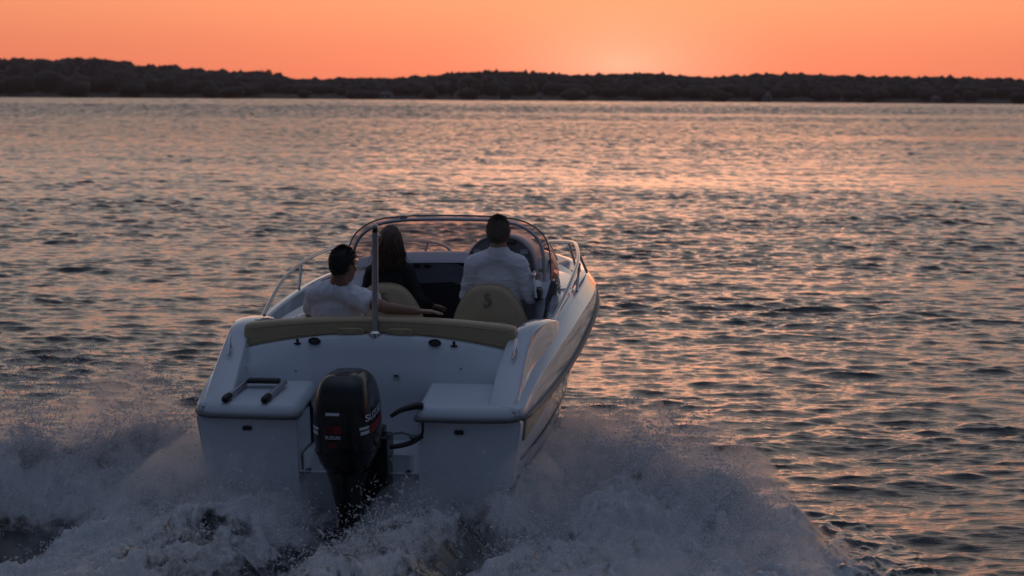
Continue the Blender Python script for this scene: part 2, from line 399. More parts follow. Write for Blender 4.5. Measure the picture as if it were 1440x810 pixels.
def crest_stb(v): return 1.02 + .53 * (np.minimum(v, .2) + 2.7) + .20 * np.maximum(v - .2, 0)
def crest_prt(v): return -(1.02 + .50 * (v + 2.6))
def plume_w(v): return .20 + .11 * (v + 2.8).clip(0, 4)
def wake(u, v):
    """height and foam weight of the disturbed water behind the boat"""
    crest_s = crest_stb(v); crest_p = crest_prt(v)
    gro = sstep(-2.9, -1.4, v) * (1 - .75 * sstep(1.5, 5.5, v)); grp = sstep(-2.6, -.5, v) * (1 - .75 * sstep(1.5, 5.5, v)); grs = gro * (1 - .55 * sstep(-.3, 1.2, v)); wid = plume_w(v)
    def ridge(d, w_in, w_out): return np.where(d < 0, np.exp(-(d / w_in) ** 2), np.exp(-(d / (w_out * .8)) ** 2))
    rs = ridge(u - crest_s, wid * 1.5, wid * .8); rp = ridge(-(u - crest_p), wid * 1.4, wid * .9)
    h = .21 * grs * rs + .30 * grp * rp
    aft = sstep(-.25, .15, v)
    prop = aft * (.48 + .52 * sstep(.15, 1.3, v)) * (.15 * np.exp(-((u - .56) / .34) ** 2) + .16 * np.exp(-((u + .66) / .42) ** 2)) * (1 - .95 * np.exp(-(u / .40) ** 2) * (1 - sstep(1.2, 2.4, v))) * (1 - .6 * sstep(2, 6, v))
    h = h + prop
    tr0 = np.exp(-((u + .02) / (.13 + .03 * v.clip(0))) ** 2) * sstep(.1, .5, v)
    tr1 = np.exp(-((u - 1.02 - .05 * np.sin(v * 3)) / .17) ** 2) * sstep(.3, .9, v)
    tr2 = np.exp(-((u + 1.78) / .26) ** 2) * sstep(.35, 1.0, v)
    side = sstep(-3.7, -3.1, v) * np.exp(-((np.abs(u) - .98) / .24) ** 2) * (1 - sstep(.2, .8, v))
    h = h + side * np.interp(v, [-3.6, -3.0, -2.2, -1.2, -.3, .3, .8], [.02, .12, .22, .24, .16, .04, .0])
    h = h - .10 * tr0 - .06 * tr1 - .12 * tr2
    inside = (np.abs(u) < crest_s.clip(0) + wid) * 1.
    rso = np.exp(-(np.maximum(u - crest_s, 0) / (wid * 1.15)) ** 2) * (u > 0); rpo = np.exp(-(np.maximum(-(u - crest_p), 0) / (wid * 1.1)) ** 2) * (u < 0)
    foam = np.clip(.85 * np.maximum(rs, rso * (np.abs(u) > .9)) * gro + .85 * np.maximum(rp, rpo * (np.abs(u) > .9)) * grp + aft * sstep(crest_s + .2, crest_s - .5, np.abs(u)) * 1.0, 0, 1.15)
    near = sstep(-3.2, -2.6, v) * sstep(crest_s + .35, crest_s - .1, np.abs(u)) * sstep(.5, .9, np.abs(u) + .6 * sstep(-.2, .3, v))
    foam = np.maximum(foam, .8 * near)
    foam = foam - .75 * tr0 - 1.0 * tr1 - .95 * tr2
    infl = sstep(-3.9, -3.3, v) * (1 - sstep(4.5, 6, v)) * sstep(crest_s + 1.1, crest_s + .35, np.abs(u))
    hull = sstep(.80, .62, np.abs(u)) * sstep(.05, -.1, v)
    h = h * (1 - hull)
    foam = np.maximum(foam, side)
    return h, foam, infl, grs * rs, grp * rp

d_rows = [1.5]
while d_rows[-1] < 1700:
    d = d_rows[-1]
    st = max(.028, .0017 * d) if d > 12.6 else .12
    if d > 900: st = .006 * d
    d_rows.append(d + st)
d_rows = np.array(d_rows)
a_fine = np.arange(-.245, .2451, .00085); a_side = np.concatenate([np.arange(.2475, .85, .0027), np.linspace(.85, math.pi, 70)])
ang = np.concatenate([-a_side[::-1], a_fine, a_side[:-1]])           # full circle round the viewer
nr, na = len(d_rows), len(ang)
D, A = np.meshgrid(d_rows, ang, indexing='ij')
wx = (D * np.sin(A)).ravel(); wy = (D * np.cos(A)).ravel()
spc = np.maximum(np.gradient(d_rows)[:, None] * np.ones(na), d_rows[:, None] * np.abs(np.gradient(ang))[None, :] * .4).ravel()
ox, oy, wz = sea_height(wx, wy, spc)
uu, vv = uv_of(wx, wy)
sel = (np.abs(uu) < 8) & (vv > -4) & (vv < 7)
_, _, infl, _, _ = wake(uu[sel], vv[sel])
wz[sel] -= .7 * sstep(.13, .40, infl)
ii = np.arange(nr - 1)[:, None] * na; jj = np.arange(na)[None, :]; jn = (jj + 1) % na
Q = np.stack([(ii + jj), (ii + jn), (ii + na + jn), (ii + na + jj)], -1).reshape(-1, 4)
sea = grid_mesh('sea', np.stack([wx + ox, wy + oy, wz], 1), Q[:, ::-1], M['water'])
at_ = sea.data.attributes.new('calm', 'FLOAT', 'POINT'); at_.data.foreach_set('value', (calm_at(wx, wy) * sstep(25, 60, wy)).astype(np.float32))
tag(sea, kind='structure')

# wake: foam-covered water round the stern
us = np.arange(-5.2, 5.4, .016); vs_ = np.arange(-4.0, 6.0, .016)
U, V = np.meshgrid(us, vs_, indexing='ij'); u = U.ravel(); v = V.ravel()
px = ORI[0] + u * rv[0] - v * hv[0]; py = ORI[1] + u * rv[1] - v * hv[1]
h, foam, infl, rs, rp = wake(u, v)
ox, oy, base = sea_height(px, py, np.full(len(px), .03))
q3 = np.stack([px, py, 0 * px], 1)
q4b = np.stack([u + .5 * (fbm(q3 * .9, 3) - .5) * 2 - .12 * v * np.sign(u), v, 0 * u], 1)
q4 = np.stack([u + .35 * (fbm(q3 * 1.3, 2) - .5), v, 0 * u], 1); rough1 = fbm(q4 * np.array([3.0, 1.3, 1.]), 5, .58) - .5; ridg = 1 - np.abs(2 * fbm(q4 * np.array([8.5, 2.4, 1.]) + 3, 5, .56) - 1)
strk = fbm(q4b * np.array([8., 1.5, 1.]) + 17, 4, .6); lace = fbm(q4b * np.array([3., .8, 1.]) + 40, 3)
foam = foam - .55 * sstep(.50, .68, strk) * sstep(-1.5, .3, v) - .3 * sstep(.55, .75, lace) * sstep(-1.5, .3, v)
fm = np.clip(foam, 0, 1)
ridg2 = 1 - np.abs(2 * fbm(q4 * np.array([19., 6., 1.]) + 31, 3, .55) - 1)
z = base * (1 - .5 * fm) + h * (.75 + .9 * fbm(q3 * 2.1 + 9, 3)) + fm * (1 - .85 * np.exp(-(u / .34) ** 2) * (1 - sstep(1.2, 2.2, v))) * (.34 * rough1 + .15 * (ridg - .6) + .05 * (ridg2 - .6))
hull = sstep(.72, .58, np.abs(u)) * sstep(.02, -.06, v); z = z * (1 - .8 * hull)
z -= .35 * (1 - sstep(.0, .11, infl))
keep = infl > .01
idx = np.full(len(u), -1); idx[keep] = np.arange(keep.sum())
I = np.arange(len(us) - 1)[:, None] * len(vs_) + np.arange(len(vs_) - 1)[None, :]; I = I.ravel()
Qw = np.stack([I, I + 1, I + len(vs_) + 1, I + len(vs_)], -1); Qw = idx[Qw]; Qw = Qw[(Qw >= 0).all(1)]
wk = grid_mesh('wake_foam', np.stack([px + ox * (1 - .5 * fm), py + oy * (1 - .5 * fm), z], 1)[keep], Qw, M['foam'])
att = wk.data.attributes.new('foam', 'FLOAT', 'POINT'); att.data.foreach_set('value', foam[keep].astype(np.float32))
tag(wk, 'churned white foam of the wake spreading behind the motorboat', 'wake foam', kind='stuff')

# droplets flung up by the hull and the propeller
def surf_z(u, v):
    px = ORI[0] + u * rv[0] - v * hv[0]; py = ORI[1] + u * rv[1] - v * hv[1]
    h, foam, infl, rs, rp = wake(u, v)
    return px, py, h, foam, rs, rp
def sample_plume(n, side):
    v = rng.uniform(-2.8, 4.0, n); wid = plume_w(v)
    c = np.where(side > 0, crest_stb(v), crest_prt(v))
    u = c + side * rng.normal(-.45, .50, n) * wid
    px, py, h, foam, rs, rp = surf_z(u, v); it = (rs if side > 0 else rp)
    hh = (.13 if side > 0 else .20)
    z = h * rng.uniform(.6, 1.2, n) + np.minimum(rng.exponential(hh, n), 3 * hh) * (.15 + it)
    p = np.stack([px, py, z], 1)
    cl = fbm(p * np.array([3.6, 3.6, 5.]) + 5, 5, .6)
    k = (cl > rng.uniform(.44, .58, n)) & (it > .22 + rng.random(n) * .6) & ~((np.abs(u) < 1.08) & (v < .05))
    return p[k]
def sample_side(n, side):
    v = rng.uniform(-3.0, .5, n); u = side * (1.04 + np.abs(rng.normal(0, .16, n)) + .03 * (v + 3)); px, py, h, foam, rs, rp = surf_z(u, v)
    z = h + rng.exponential(.05, n); p = np.stack([px, py, z], 1); cl = fbm(p * 5., 3); return p[cl > rng.uniform(.35, .6, n)]
def sample_prop(n):
    v = rng.uniform(.02, 4, n) ** 1.0; u = rng.normal(0, .85, n)
    px, py, h, foam, rs, rp = surf_z(u, v); z = h + rng.exponential(.055, n) * (1 + 1.2 * np.exp(-v / .5))
    p = np.stack([px, py, z], 1); cl = fbm(p * 3.2 + 2, 4)
    k = (cl > rng.uniform(.32, .66, n)) & (foam > rng.random(n)) & (np.abs(u) > .09)
    return p[k]
def arcs(n, side):
    out = []
    for _ in range(n):
        v0 = rng.uniform(-2.4, 1.2); c = (1.0 + .5 * (v0 + 2.6)) * side; m = rng.integers(20, 60)
        t = np.linspace(0, rng.uniform(.15, .45), m); a = rng.uniform(.5, 2.0); b = rng.uniform(.5, 1.5); w = rng.uniform(1, 2.8)
        u = c - side * .35 + side * a * t + rng.normal(0, .02, m); v = v0 + w * t + rng.normal(0, .02, m)
        z = .16 + rng.uniform(0, .2) + b * t - 4.9 * t * t + rng.normal(0, .015, m)
        px = ORI[0] + u * rv[0] - v * hv[0]; py = ORI[1] + u * rv[1] - v * hv[1]
        out.append(np.stack([px, py, z], 1))
    return np.vstack(out)
octv = np.array([(1,0,0),(-1,0,0),(0,1,0),(0,-1,0),(0,0,1),(0,0,-1)], float)
octf = np.array([(0,2,4),(2,1,4),(1,3,4),(3,0,4),(2,0,5),(1,2,5),(3,1,5),(0,3,5)])
def droplets(name, P, rmin, rmax, label):
    n = len(P); r = rmin + (rmax - rmin) * rng.random(n) ** 3
    st = 1 + rng.random((n, 3)) * .5
    V = P[:, None, :] + octv[None] * (r[:, None] * st)[:, None, :]
    # torn ligaments: part of the drops drawn out along their flight
    fl = -hv * 1.0 + rv * rng.normal(0, .5, n)[:, None] + zv * rng.normal(.15, .55, n)[:, None]; fl /= np.linalg.norm(fl, axis=1)[:, None]
    ln = np.where(rng.random(n) < .5, rng.uniform(2, 9, n), 0.) * r
    V[:, 0] += fl * ln[:, None]; V[:, 1] -= fl * ln[:, None]
    V = V.reshape(-1, 3)
    F = (octf[None] + 6 * np.arange(n)[:, None, None]).reshape(-1, 3)
    o = grid_mesh(name, V, F, M['drop']); tag(o, label, 'spray', kind='stuff'); return o
droplets('spray_droplets', np.vstack([sample_plume(210000, -1), sample_side(30000, -1), arcs(80, -1)]), .002, .009, 'spray of fine water droplets flung out on the port side of the motorboat')
droplets('spray_droplets', np.vstack([sample_plume(120000, 1), sample_side(40000, 1), arcs(40, 1)]), .0018, .008, 'spray of fine water droplets flung out on the starboard side of the motorboat')
droplets('spray_droplets', sample_prop(70000), .002, .008, 'fine droplets thrown up right behind the outboard engine and transom')

# soft mist of the finest spray
def mist():
    us = np.arange(-4.6, 4.8, .05); vs2 = np.arange(-2.9, 4.6, .05); U, V = np.meshgrid(us, vs2, indexing='ij'); u = U.ravel(); v = V.ravel()
    px, py, h, foam, rs, rp = surf_z(u, v)
    t = .36 * rs + .50 * rp + .33 * sstep(-.02, .12, v) * (1 - .7 * sstep(.35, 1.2, v)) * np.exp(-(u / 1.15) ** 4) * np.exp(-np.maximum(v - 1, 0) / 2)
    t = t * (.25 + 1.5 * fbm(np.stack([u * 2.2, v * 1.3, 0 * px], 1), 4))
    t = t * (1 - .8 * np.exp(-(u / .2) ** 2) * sstep(-.1, .2, v)) * (1 - .75 * np.exp(-((u - 1.02) / .2) ** 2) * sstep(.1, .6, v)) * (1 - .6 * np.exp(-((u + 1.78) / .3) ** 2) * sstep(.4, 1., v))
    t += .34 * sstep(-2.6, -.8, v) * np.exp(-((np.abs(u) - 1.2) / .26) ** 2) * (1 - sstep(.4, 1.2, v))
    t[(np.abs(u) < 1.06) & (v < -.02)] = 0
    edge = np.zeros_like(U, bool); edge[0] = edge[-1] = True; edge[:, 0] = edge[:, -1] = True
    t[edge.ravel()] = 0
    top = h * .9 + t; bot = h * .9 - .10
    n = len(u); V3 = np.vstack([np.stack([px, py, top], 1), np.stack([px, py, bot], 1)])
    nv = len(vs2); I = (np.arange(len(us) - 1)[:, None] * nv + np.arange(nv - 1)[None]).ravel()
    q = np.stack([I, I + 1, I + nv + 1, I + nv], -1); ok = (t[q] > .012).any(1); q = q[ok]
    # side walls along the border of the kept cells
    from collections import Counter
    ed = Counter(); 
    for f in q:
        for k in range(4): ed[(f[k], f[(k + 1) % 4])] += 1
    walls = [(b, a, a + n, b + n) for (a, b) in ed if (b, a) not in ed]
    F = np.vstack([q, q[:, ::-1] + n, np.array(walls)])
    used = np.unique(F); mp = np.full(2 * n, -1); mp[used] = np.arange(len(used))
    m = bpy.data.materials.new('spray_mist'); m.use_nodes = True; nt = m.node_tree; N = nt.nodes; L = nt.links; N.remove(N['Principled BSDF'])
    vol = N.new('ShaderNodeVolumePrincipled'); vol.inputs['Color'].default_value = (.97, .97, .98, 1); vol.inputs['Anisotropy'].default_value = .72
    geo = N.new('ShaderNodeNewGeometry'); nz = N.new('ShaderNodeTexNoise'); nz.inputs['Scale'].default_value = 4.2; nz.inputs['Detail'].default_value = 6
    nz.inputs['Roughness'].default_value = .6
    mpf = N.new('ShaderNodeMapping'); mpf.inputs['Rotation'].default_value = (0, 0, R(10.5)); mpf.inputs['Scale'].default_value = (1.5, .7, 1.2); L.new(geo.outputs['Position'], mpf.inputs['Vector']); L.new(mpf.outputs[0], nz.inputs['Vector'])
    mr = N.new('ShaderNodeMapRange'); mr.inputs['From Min'].default_value = .42; mr.inputs['From Max'].default_value = .66; mr.inputs['To Min'].default_value = .1; mr.inputs['To Max'].default_value = 4.4
    L.new(nz.outputs['Fac'], mr.inputs['Value']); L.new(mr.outputs[0], vol.inputs['Density']); L.new(vol.outputs[0], N['Material Output'].inputs['Volume'])
    o = grid_mesh('spray_mist', V3[used], mp[F], m); tag(o, 'soft white mist of spray hanging over the wake behind the motorboat', 'mist', kind='stuff')
mist()
# ------------------------------------------------------------------ the motorboat (boat frame: X starboard, Y forward, Z up)
boat = bpy.data.objects.new('motorboat', None); COL.objects.link(boat); boat.matrix_world = BOAT
tag(boat, 'white open motorboat with tan seats speeding away and throwing up spray', 'motorboat')
SY = np.array([.1, .5, 1.2, 2.0, 3.0, 3.8, 4.5, 5.1, 5.5, 5.72])
def curve(vals):
    v = np.array(vals, float)
    def f(y):
        P = np.stack([SY, v], 1); s = spline(P, 12); return np.interp(y, s[:, 0], s[:, 1])
    return f
rubX = curve([1.10, 1.125, 1.15, 1.155, 1.11, .985, .79, .53, .29, .03])
rubZ = curve([.662, .675, .708, .765, .845, .868, .868, .862, .855, .85])
chX = curve([.99, 1.0, 1.0, .97, .86, .69, .49, .29, .14, .015])
chZ = curve([.20, .20, .22, .27, .38, .48, .58, .67, .74, .79])
kZ = curve([-.15, -.15, -.14, -.12, -.08, .0, .14, .34, .54, .76])
knZ = curve([.715, .82, .905, .962, .980, .965, .935, .91, .895, .885])
gZ = curve([.745, .86, .975, 1.045, 1.075, 1.045, .99, .95, .93, .92])
st = np.concatenate([np.linspace(.1, 4.6, 40), np.linspace(4.7, 5.72, 16)])

def half_hull(y):
    cx, cz, rx, rz, kz = chX(y), chZ(y), rubX(y), rubZ(y), kZ(y)
    fl = np.interp(y, [0, 2, 4.5, 5.7], [.0, .02, .06, .01])       # flare of the topsides
    pts = [(0, kz), (cx * .33, kz + (cz - kz) * .27), (cx * .34, kz + (cz - kz) * .30), (cx * .66, kz + (cz - kz) * .60), (cx * .67, kz + (cz - kz) * .63), (cx, cz - .01), (cx + .025 * min(1, cx * 3), cz + .012)]
    for t in (.15, .3, .45, .6, .75, .9, 1.):
        pts.append((cx + .025 * min(1, cx * 3) + (rx - .012 - cx - .025 * min(1, cx * 3)) * (t + fl * 6 * t * (t - 1)), cz + .012 + (rz - cz - .012) * t))
    return np.array(pts)
secs = []
for y in st:
    h = half_hull(y); full = np.vstack([np.stack([-h[::-1, 0], h[::-1, 1]], 1), h[1:]])
    secs.append(np.column_stack([full[:, 0], np.full(len(full), y), full[:, 1]]))
hv_, hf_ = loft(secs, closed=False)
hb = MB().add(hv_, hf_)
# transom face below the well
h0 = half_hull(.1); xs = np.linspace(-.385, .385, 12); zb = np.interp(np.abs(xs), h0[:7, 0], h0[:7, 1])
tv = [(x, .1, z) for x, z in zip(xs, zb)] + [(x, .1, .385) for x in xs]; hb.add(tv, [(i, i + 1, i + 13, i + 12) for i in range(11)])
hb.add([(-.385, .1, .385), (.385, .1, .385), (.385, .47, .40), (-.385, .47, .40)], [(0, 1, 2, 3)])
hull = hb.build('hull', M['gel'], boat, angle=28)
mod = hull.modifiers.new('sub', 'SUBSURF'); mod.levels = 0; mod.render_levels = 0
# transom blocks under the bathing platforms
def plan_stack(poly, levels, slope=0.):
    """stack of inset plan outlines; levels = (z, inset)"""
    P = np.array(poly, float); c = P.mean(0); secs = []
    nx = np.roll(P, -1, 0) - np.roll(P, 1, 0); nrm = np.stack([nx[:, 1], -nx[:, 0]], 1); nrm /= np.linalg.norm(nrm, axis=1)[:, None]
    if ((P + nrm * .001 - c) ** 2).sum() < ((P - c) ** 2).sum(): nrm = -nrm
    for z, i in levels:
        q = P - nrm * i; secs.append(np.column_stack([q, z + slope * q[:, 1]]))
    return loft(secs)
for s in (-1, 1):
    h = half_hull(.12)
    prof = [(.39, -.02)] + [(x, z) for x, z in h[5:-1]] + [(1.075, .645), (.40, .645)]
    prof = np.array(prof); secs = []
    for y, sc in ((0.03, .965), (.022, .982), (.035, .994), (.06, 1.0), (.34, 1.0)):
        q = prof.copy(); c = np.array([.72, .36]); q = c + (q - c) * np.array([sc, 1 if sc == 1 else sc])
        secs.append(np.column_stack([q[:, 0] * s, np.full(len(q), y), q[:, 1]]))
    b = MB().add(*loft(secs)).build('transom_block', M['gel'], boat, angle=40)
    poly = [(s * .385, .60), (s * .385, .10), (s * .39, .045), (s * .41, .012), (s * .45, .0), (s * .7, -.004), (s * .93, .0), (s * 1.0, .012), (s * 1.05, .045), (s * 1.082, .095), (s * 1.105, .17), (s * 1.125, .60)]
    p = MB().add(*plan_stack(poly, [(.640, .004), (.655, .0), (.672, .002), (.690, .010), (.705, .022), (.714, .034), (.718, .05)], .16)).build('swim_platform', M['deck'], boat, angle=50)
    # recessed drain slot below the rub rail and the gold wedge along the quarter
    d = superellipse(.030, .014, 4, 24); x0 = -.735 if s < 0 else .672
    sl = MB().add(*loft([np.column_stack([x0 + d[:, 0] * k, np.full(24, yy), .562 + d[:, 1] * k]) for yy, k in ((.03, 1), (.012, 1), (.010, .8))])).build('drain_slot', M['black'], boat)
    # gold stripe, made wider to carry the golden reflection low on the side
    V = []; n = 26
    for i in range(n):
        y = .16 + 1.25 * i / (n - 1); w = .165 * (1 - i / (n - 1)) ** .8
        hh = half_hull(y); zz = np.linspace(rubZ(y) - .018, rubZ(y) - .020 - w, 5)
        xx = np.interp(zz, hh[6:, 1], hh[6:, 0]) + .004
        V += [(s * a, y, b_) for a, b_ in zip(xx, zz)]
    MB().add(V, [(i * 5 + j, i * 5 + j + 1, i * 5 + j + 6, i * 5 + j + 5) for i in range(n - 1) for j in range(4)]).build('gold_stripe', M['gold'], boat)
    V = []
    for i in range(8):
        a = i / 7; z = .640 - .15 * a
        hh = half_hull(.11); x = np.interp(z, hh[6:, 1], hh[6:, 0]) + .006; V += [(s * x, .10 + .035 * a, z), (s * (x + .002), .165 + .02 * a * a, z - .012)]
    MB().add(V, [(2 * i, 2 * i + 1, 2 * i + 3, 2 * i + 2) for i in range(7)]).build('stripe_end', M['dark_line'], boat)
    # dark lines along the spray rail and chine
    for t, w, y1, nm in ((.33, .010, 4.6, 'hull_line'), (.06, .012, 4.2, 'spray_rail')):
        V = []; ys = np.linspace(.15, y1, 50)
        for y in ys:
            hh = half_hull(y)[6:]; z = hh[0, 1] + (hh[-1, 1] - hh[0, 1]) * t
            V += [(s * (np.interp(z + w, hh[:, 1], hh[:, 0]) + .004), y, z + w), (s * (np.interp(z - w, hh[:, 1], hh[:, 0]) + .004), y, z - w)]
        MB().add(V, [(2 * i, 2 * i + 1, 2 * i + 3, 2 * i + 2) for i in range(49)]).build(nm, M['dark_line'], boat)
    # rub rail
    path = [(s * .392, .12, .652), (s * .395, .03, .648), (s * .43, -.012, .646), (s * .7, -.016, .646), (s * .95, -.012, .648), (s * 1.03, .015, .650), (s * 1.08, .07, .655)] + [(s * (rubX(y) + .004), y, rubZ(y) - .006) for y in np.linspace(.16, 5.68, 44)]
    MB().add(*tube(spline(path, 3), np.r_[.010, np.full(3 * (len(path) - 1) - 1, .017), .010], 10, 1.0)).build('rub_rail', M['rubber'], boat)

# deck moulding: topside band, gunwale cap, side decks, cockpit liner, foredeck
def half_deck(y):
    rx, rz, kn, g = rubX(y), rubZ(y), knZ(y), gZ(y); k = min(1, rx / .5)
    pts = [(rx - .004 * k, rz + .004), (rx - .002 * k, rz + (kn - rz) * .35), (rx - .006 * k, rz + (kn - rz) * .8), (rx - .010 * k, kn), (rx - .016 * k, kn + .008), (rx - .072 * k, g - .006), (rx - .082 * k, g), (rx - .12 * k, g + .004), (rx - .135 * k, g - .006)]
    drop = np.interp(y, [.6, 1.6, 2.6, 4.6, 5.7], [.04, .06, .11, .06, .01])
    pts += [(rx - .155 * k, g - drop)]
    if y <= 3.16:
        ix = np.interp(y, [.1, 1.4, 2.2, 2.7, 3.2], [.93, .95, .88, .80, .76]); iz = g - drop - .012
        ix = min(ix, rx - .17)
        pts += [(ix + .015, iz), (ix - .005, iz - .03), (ix - .02, .60), (ix - .03, .32), (ix - .08, .28), (.3, .275), (0, .275)]
    else:
        t = np.clip((y - 3.16) / 2.3, 0, 1); ix = .80 * (1 - t ** 1.6); top = 1.095 - .16 * t ** 1.2
        ix = min(ix, max(rx - .17, .01)); iz = g - drop
        pts += [(ix, iz), (ix - .03 * (1 - t), iz + (top - iz) * .45), (ix * .86, iz + (top - iz) * .8), (ix * .70, top - .012), (ix * .5, top + .006), (ix * .25, top + .018), (0, top + .022)]
    return np.array(pts)
sd = np.concatenate([[.035, .05, .075], np.linspace(.12, 3.155, 36), np.linspace(3.165, 5.72, 30)])
secs = []
for y in sd:
    h = half_deck(y)
    if y < .1:
        q = math.sqrt(max(0, 1 - ((.12 - y) / .085) ** 2)); h[:, 1] = np.where(h[:, 1] > .70, .70 + (h[:, 1] - .70) * q, h[:, 1]); h[:, 0] -= .06 * (1 - q)
    full = np.vstack([np.stack([-h[:, 0], h[:, 1]], 1), h[::-1][1:]])
    secs.append(np.column_stack([full[:, 0], np.full(len(full), y), full[:, 1]]))
deck = MB().add(*loft(secs, closed=False)).build('deck', M['gel'], boat, angle=22)

# stern shoulders
SH = [(.055, .86, 1.03, .715), (.10, .86, 1.045, .752), (.16, .862, 1.05, .792), (.35, .868, 1.048, .915), (.55, .885, 1.045, 1.03), (.66, .90, 1.05, 1.078), (.78, .92, 1.06, 1.105), (.95, .935, 1.075, 1.115), (1.15, .945, 1.085, 1.10), (1.35, .955, 1.09, 1.065), (1.52, .965, 1.085, 1.03)]
for s in (-1, 1):
    secs = []
    for y, xi, xo, z in SH:
        r = .014; bt = min(z - .05, gZ(max(y, .1)) - .06); xo -= .012
        pr = [(xi - .02, bt), (xi - .004, z - r), (xi + r * .3, z - r * .3), (xi + r, z), (.5 * (xi + xo), z + .004), (xo - r, z), (xo - r * .3, z - r * .3), (xo + .004, z - r), (xo + .022, max(bt, z - .12)), (max(xo + .024, rubX(max(y, .1)) - .105), bt)]
        secs.append([(s * a, y, c) for a, c in pr])
    sh = MB().add(*loft(secs)).build('stern_shoulder', M['gel'], boat, angle=24)

# transom wall between the shoulders
zt = lambda x: 1.088 - .105 * (abs(x) / .9) ** 2
prof_lo = [(.445, .70), (.452, .78), (.475, .88), (.52, .985)]
xs = np.linspace(-.90, .90, 61); secs = []
for x in xs:
    t = zt(x); w = sstep(.44, .34, abs(x)); k = t / 1.088
    pr = [(.44 + .03 * w, .70 - .32 * w), (.44 + .03 * w, .70 - .16 * w)] + [(a + .01 * w, b * (1 - .0) * (k if b > .9 else 1)) for a, b in prof_lo] + [(.553, t - .018), (.575, t - .003), (.60, t), (.70, t), (.73, t - .02), (.745, .6), (.75, .29)]
    secs.append([(x, a, b) for a, b in pr])
MB().add(*loft(secs, closed=False)).build('transom_wall', M['deck'], boat, angle=50)
for s, x in ((-1, -.352), (1, .317)):
    d = superellipse(.020, .020, 2, 20)
    MB().add(*loft([np.column_stack([x + d[:, 0] * k, np.full(20, yy), .27 + d[:, 1] * k]) for yy, k in ((.12, 1), (.082, 1), (.076, .75), (.082, .5), (.081, .05))])).build('drain_plug', M['black'], boat)
for x, z, r in ((.165, .834, .019), (-.52, .86, .006), (.60, .89, .006), (-.30, .80, .006)):
    d = superellipse(r, r, 2, 20); y = np.interp(z, [.70, .78, .88, .985], [.445, .452, .475, .52])
    MB().add(*loft([np.column_stack([x + d[:, 0] * k, np.full(20, yy), z + d[:, 1] * k]) for yy, k in ((y + .03, 1), (y - .008, 1), (y - .012, .7), (y - .006, .55), (y - .006, .05))])).build('hatch_lock' if r > .01 else 'screw_cap', M['alu'], boat)
for x in (-.406, .413):      # black oval vents on the transom edge
    t = zt(x); d = superellipse(.042, .022, 2, 28)
    MB().add(*loft([np.column_stack([x + d[:, 0] * k, .548 + d[:, 1] * .45 * k - yy, t - .026 + d[:, 1] * .9 * k + yy * .7]) for yy, k in ((-.01, 1), (.012, 1), (.016, .8), (.010, .7), (.010, .05))])).build('oval_vent', M['black'], boat)
for x in (-.524, .542):      # small bollards beside them
    t = zt(x) - .024
    o = MB().add(*capsule((x, .55, t - .01), .008, (x, .545, t + .022), .010, 10, 3)).add(*capsule((x - .018, .545, t - .002), .006, (x + .018, .545, t - .002), .006, 10, 3)).build('snap_hook', M['black'], boat)

# bolster along the transom
def bolster_x(x):
    top = 1.192 - .052 * (abs(x) / .92) ** 2.2; bot = zt(x) - .004 - .006 * (abs(x) / .9)
    return top, bot
secs = []
xs = np.concatenate([[-.915, -.912, -.905, -.89], np.linspace(-.86, .88, 40), [.912, .93, .938, .942]])
for i, x in enumerate(xs):
    t, b = bolster_x(x); k = [.55, .8, .92, .98][i] if i < 4 else ([.98, .92, .8, .55][i - 44] if i >= 44 else 1)
    e = superellipse(.062 * k, (t - b) / 2 * k, 4.5, 28); z0 = (t + b) / 2
    secs.append(np.column_stack([np.full(28, x), .668 + e[:, 0] + .0 * x, z0 + e[:, 1]]))
bol = MB().add(*loft(secs)).build('stern_cushion', M['tan'], boat, angle=60)
for xa, xb in ((-.255, -.075), (.075, .255)):
    t = zt(0) ; d = superellipse((xb - xa) / 2, .042, 5, 32); xc = (xa + xb) / 2
    fl = MB().add(*loft([np.column_stack([xc + d[:, 0] * k, .592 + yy + d[:, 1] * -.25, t - .002 + d[:, 1] * k]) for yy, k in ((.018, 1), (-.004, 1), (-.012, .96), (-.012, .05))])).build('cushion_flap', M['tan'], bol)
    for xx in (xa + .022, xb - .022):
        MB().add(*ellipsoid((xx, .598, t - .016), (.008, .005, .008), None, 12, 6)).build('snap_button', M['steel'], bol)
for x in (-.885, .905):
    MB().add(*ellipsoid((x, .60, zt(x) + .012), (.010, .006, .010), None, 12, 6)).build('snap_button', M['steel'], bol)
for zf in (.22, .80):
    MB().add(*tube([(x, .606, bolster_x(x)[1] + (bolster_x(x)[0] - bolster_x(x)[1]) * zf) for x in np.linspace(-.87, .89, 40)], .0035, 6)).build('seam', M['tan'], bol)
# rear bench
b = MB().add(*box((0, .98, .72), (1.72, .46, .12))).build('bench_cushion', M['tan'], boat, angle=30); bevel(b, .035, 4)
b = MB().add(*box((0, .98, .47), (1.72, .42, .38))).build('bench_base', M['deck'], boat, angle=30); bevel(b, .02, 2)
b = MB().add(*box((0, .755, .90), (1.72, .07, .30))).build('bench_backrest', M['tan'], boat, angle=30); bevel(b, .03, 4)

